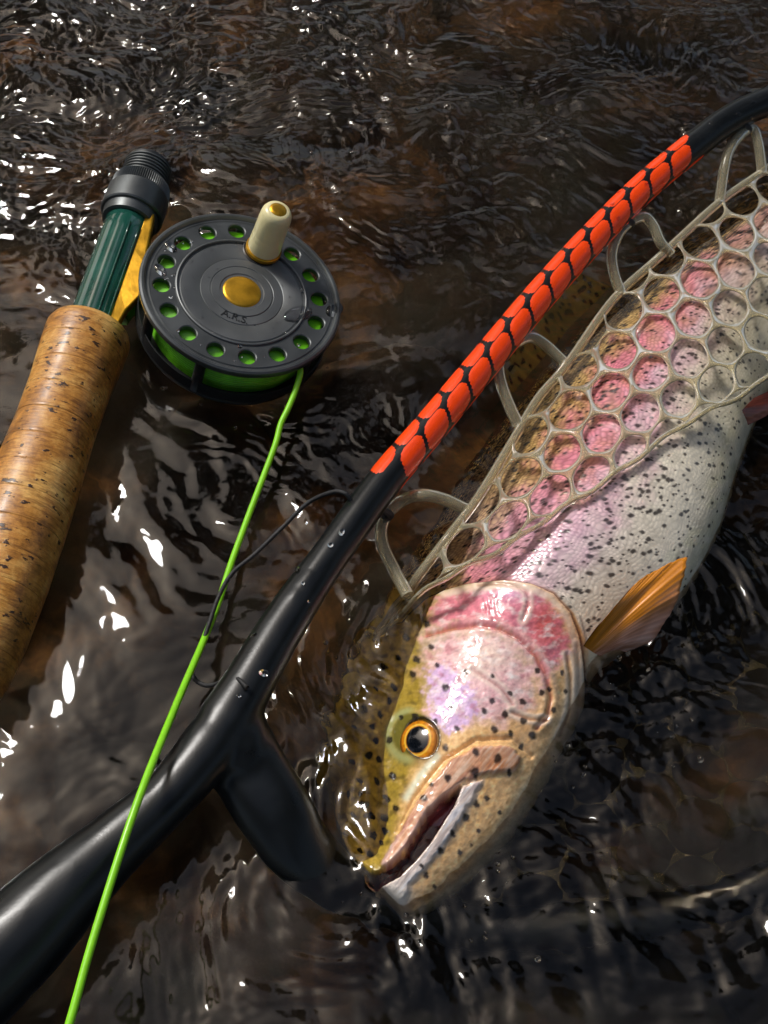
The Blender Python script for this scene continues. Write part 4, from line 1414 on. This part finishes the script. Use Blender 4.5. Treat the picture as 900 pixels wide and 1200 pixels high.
    sb = pan.modifiers.new('sub', 'SUBSURF'); sb.levels = 1; sb.render_levels = 1
    # thick selvedge cords along rim and fold
    for nm, cv, r_ in (('rim_cord', RIMs, 0.0021), ('fold_cord', FOLDs, 0.0011)):
        q = cv[::2]
        z = zdrape(q) + 0.0004
        tube(nm, at(q[:, 0], q[:, 1], z), r_, M['rubber'], root, 12)
    # hanging loops tied to the hoop
    loops = [
        [(478, 698), (462, 668), (449, 640), (447, 618), (456, 600), (472, 586), (494, 580), (520, 585), (546, 597)],
        [(607, 498), (597, 476), (588, 452), (584, 430), (587, 414), (602, 403), (622, 395), (640, 405), (660, 424)],
        [(728, 345), (720, 322), (717, 298), (724, 276), (736, 262), (754, 254), (765, 264), (774, 284), (786, 298)],
        [(843, 238), (846, 215), (849, 196), (855, 176), (868, 158), (882, 150), (888, 166), (891, 184), (893, 204)],
        [(945, 170), (950, 150), (962, 128), (978, 120), (990, 136), (996, 150)]]
    ties = [(452, 604, 437, 594), (586, 417, 577, 406), (735, 264, 727, 254), (872, 154, 866, 143), (974, 121, 968, 108)]
    for lp_, ti in zip(loops, ties):
        L = np.array(lp_, float)
        m_ = len(L)
        zz = 0.013 + 0.012 * np.sin(np.linspace(0, np.pi, m_))
        zz = zz * np.clip((L[:, 0] - 435) / 60, 0.55, 1)
        pth = crom(at(L[:, 0], L[:, 1], zz), 48)
        lo = tube('hanging_loop', pth, 0.0026, M['rubber'], root, 12)
        # tie: wraps of black cord
        A_ = at(ti[0], ti[1], 0.024 if ti[0] > 500 else 0.017); B_ = at(ti[2], ti[3], 0.030)
        mid = (A_ + B_) / 2
        tb = crom(np.array([A_ + [0, 0, -.003], A_ + [0.002, -0.001, 0.002], mid + [0, 0, 0.002], B_, mid + [0.001, 0.002, -0.001], A_ + [-0.002, 0.001, 0.001], A_ + [0.001, 0, -.003]]), 40)
        tube('cord_tie', tb, 0.0015, M['cord'], root, 7)
    # ---- the side of the bag under water, right of the fish
    tr2 = np.array([(0, 0, 751, 951), (1, 0, 815, 917), (-1, 0, 687, 974), (1, 1, 809, 978), (2, 0, 874, 887), (2, 1, 877, 951), (-1, -1, 700, 917), (0, 1, 748, 1003)], float)
    b2 = lambda i, j: np.stack([np.ones_like(np.asarray(i, float)), np.asarray(i, float), np.asarray(j, float)], -1)
    co2, *_ = np.linalg.lstsq(b2(tr2[:, 0], tr2[:, 1]), tr2[:, 2:], rcond=None)
    fit2 = lambda i, j: b2(i, j) @ co2 + 4.0 * np.array([math.sin(i * 5.1 + j * 2.3), math.sin(i * 3.7 - j * 4.9)])
    HOOP2 = pix(lp)
    hx = HOOP2[np.argsort(HOOP2[:, 0])]
    hoop2 = lambda x: np.interp(x, hx[:, 0], hx[:, 1])
    def clamp2(q):
        q = q.copy()
        q[1] = min(q[1], hoop2(q[0]) - 26)
        return q
    def keep2(c):
        return 560 < c[0] < 1080 and c[1] < hoop2(c[0]) - 5 and c[1] > 640
    def z2(Q):
        d = np.clip((np.array([hoop2(x) for x in Q[:, 0]]) - Q[:, 1]) / 300, 0, 1)
        return -0.024 - 0.012 * d - 0.020 * d * d
    ij2 = [(i, j) for i in range(-5, 8) for j in range(-9, 9)]
    V, F = cells(fit2, ij2, keep2, clamp2, z2, 0.0006, 1.02)
    pan2 = obj('mesh_panel', mesh('mesh_panel', V, F), M['wet_rubber'], root)
    wl = pan2.modifiers.new('weld', 'WELD'); wl.merge_threshold = 0.0004
    return root


# ------------------------------------------------------------------ cords and drops
def build_line():
    pts = [(340, 424, .018), (352, 432, .015), (347, 455, .013), (338, 478, .012), (329, 497, .011), (323, 520, .0105), (309, 558, .010), (290, 608, .010), (271, 660, .011), (256, 706, .013), (238, 752, .017),
           (214, 808, .027), (190, 866, .038), (170, 916, .044), (150, 972, .046), (128, 1040, .046), (104, 1118, .045), (84, 1190, .044), (60, 1270, .042)]
    P = crom(np.array([at(x, y, z) for x, y, z in pts]), 160)
    o = tube('fly_line', P, np.interp(np.linspace(0, 1, 160), [0, 1], [0.00138, 0.00138]), M['line'], None, 12)
    tag(o, 'bright green fly line running from the reel over the net handle', 'fishing line')


def build_leash():
    pts = [(412, 588, .033), (404, 578, .036), (388, 577, .033), (360, 590, .026), (330, 619, .023), (300, 648, .021), (272, 672, .019), (256, 700, .018), (244, 734, .017), (236, 756, .017), (225, 776, .017),
           (227, 794, .018), (240, 803, .021), (256, 801, .024), (276, 795, .033), (290, 806, .036)]
    P = crom(np.array([at(x, y, z) for x, y, z in pts]), 120)
    o = tube('leash_cord', P, 0.0009, M['cord'], None, 8)
    tag(o, 'thin black cord tied to the net frame, looping past the green line', 'cord')


def drop_geo(C, n, r, h, stretch, ang):
    a = unit(np.cross(n, [0.3, 0.9, 0.1])); b = np.cross(n, a)
    a, b = math.cos(ang) * a + math.sin(ang) * b, -math.sin(ang) * a + math.cos(ang) * b
    V, F = [], []
    for i, t in enumerate(np.linspace(0, 1, 6)):
        rr = r * math.cos(t * math.pi / 2) if t < 1 else r * 0.02
        for k in range(14):
            q = k / 14 * 2 * math.pi
            V.append(C + n * (h * math.sin(t * math.pi / 2) - 0.0001) + rr * (math.cos(q) * a * stretch + math.sin(q) * b))
    F = [tuple(f) for f in grid_faces(6, 14, True)] + [tuple(range(5 * 14, 6 * 14))] + [tuple(range(14))[::-1]]
    return V, F


def build_drops(C, n, R):
    r = np.random.default_rng(5)
    V, F = [], []
    def add(c, nn, rr, hh, st, an):
        v_, f_ = drop_geo(c, nn, rr, hh, st, an)
        b = len(V); V.extend(v_); F.extend([tuple(i + b for i in f) for f in f_])
    for (x, y, rr, st, an) in [(349, 368, 0.0038, 2.0, 0.9), (392, 363, 0.0034, 1.5, 1.2), (355, 339, 0.0016, 1, 0), (200, 289, 0.0022, 1.6, 2.6), (188, 316, 0.0022, 1.7, 2.5),
                               (206, 322, 0.0010, 1, 0), (205, 337, .0008, 1, 0), (218, 338, .0007, 1, 0), (200, 348, .0009, 1, 0), (245, 325, .0006, 1, 0), (255, 315, .0006, 1.6, 0),
                               (220, 368, .0007, 1, 0), (238, 372, .0006, 1, 0), (336, 390, .0006, 1, 0), (350, 404, .0009, 1, 0), (281, 406, .0009, 1, 0), (330, 355, .0005, 1, 0)]:
        add(plane_hit(float(x), float(y), C + n * 0.004 * R, n), n, rr, rr * 0.45, st, an)
    for k in range(46):
        a_, q = r.uniform(0, 6.28), R * math.sqrt(r.uniform(0.06, 0.75))
        e1 = unit(RGT - (RGT @ n) * n); e2 = np.cross(n, e1)
        add(C + n * 0.004 * R + q * (math.cos(a_) * e1 + math.sin(a_) * e2), n, r.uniform(.0002, .0006), r.uniform(.0002, .0004), r.uniform(1, 1.5), r.uniform(0, 3))
    o = obj('water_drops', mesh('water_drops', V, F), M['drop'])
    V, F = [], []
    path = frame_path(200)
    pp = pix(path)
    rr_ = np.interp(pp[:, 1], [100, 200, 560, 700, 800, 860], [0.0072, 0.0069, 0.0071, 0.0080, 0.0092, 0.0106])
    for k in range(70):
        i = int(r.integers(12, 196))
        if 160 > i > 40 and r.uniform() < 0.75: continue
        t_ = unit(path[min(i + 1, 199)] - path[i - 1]); s_ = unit(np.cross(t_, [0, 0, 1.0])); n_ = np.cross(s_, t_)
        an = r.uniform(0.2, 2.9)
        dd = math.cos(an) * s_ + math.sin(an) * n_
        q_ = r.uniform(.0004, .0013)
        add(path[i] + dd * rr_[i], dd, q_, q_ * 0.5, r.uniform(1, 1.8), r.uniform(0, 3))
    tag(obj('water_drops', mesh('water_drops', V, F), M['drop']), 'small clear water drops along the black net frame', 'water drops', kind='stuff')
    tag(o, 'clear water drops scattered over the black reel face', 'water drops', kind='stuff')


def build_bubbles():
    r = np.random.default_rng(31)
    V, F = [], []
    spots = [(700, 812, 26), (664, 900, 22), (742, 770, 22), (600, 1010, 20), (430, 1060, 26), (345, 960, 18), (380, 760, 24), (560, 1090, 30), (800, 860, 40), (240, 470, 30), (180, 180, 50), (420, 180, 60)]
    for cx, cy, sp in spots:
        for k in range(int(r.integers(4, 9))):
            x, y = cx + r.normal() * sp, cy + r.normal() * sp * 0.7
            P = at(x, y, 0.0)
            z = float(water_height(np.array([P[0]]), np.array([P[1]]))[0])
            q = 0.0004 + 0.0011 * r.uniform() ** 2.5
            v_, f_ = drop_geo(np.array([P[0], P[1], z]), np.array([0.0, 0.0, 1.0]), q, q * 0.8, 1.0, 0.0)
            b = len(V); V.extend(v_); F.extend([tuple(i + b for i in f) for f in f_])
    tag(obj('bubbles', mesh('bubbles', V, F), M['drop']), 'tiny air bubbles riding on the stream around the fish', 'bubbles', kind='stuff')


ROD, FOOT_ME, RA, RAX, RSIDE, RN = build_rod()
RC, RNV, RE1, RE2, RR = build_reel(FOOT_ME)
build_net(fish_top)
build_line()
build_leash()
build_drops(RC, RNV, RR)
build_bubbles()
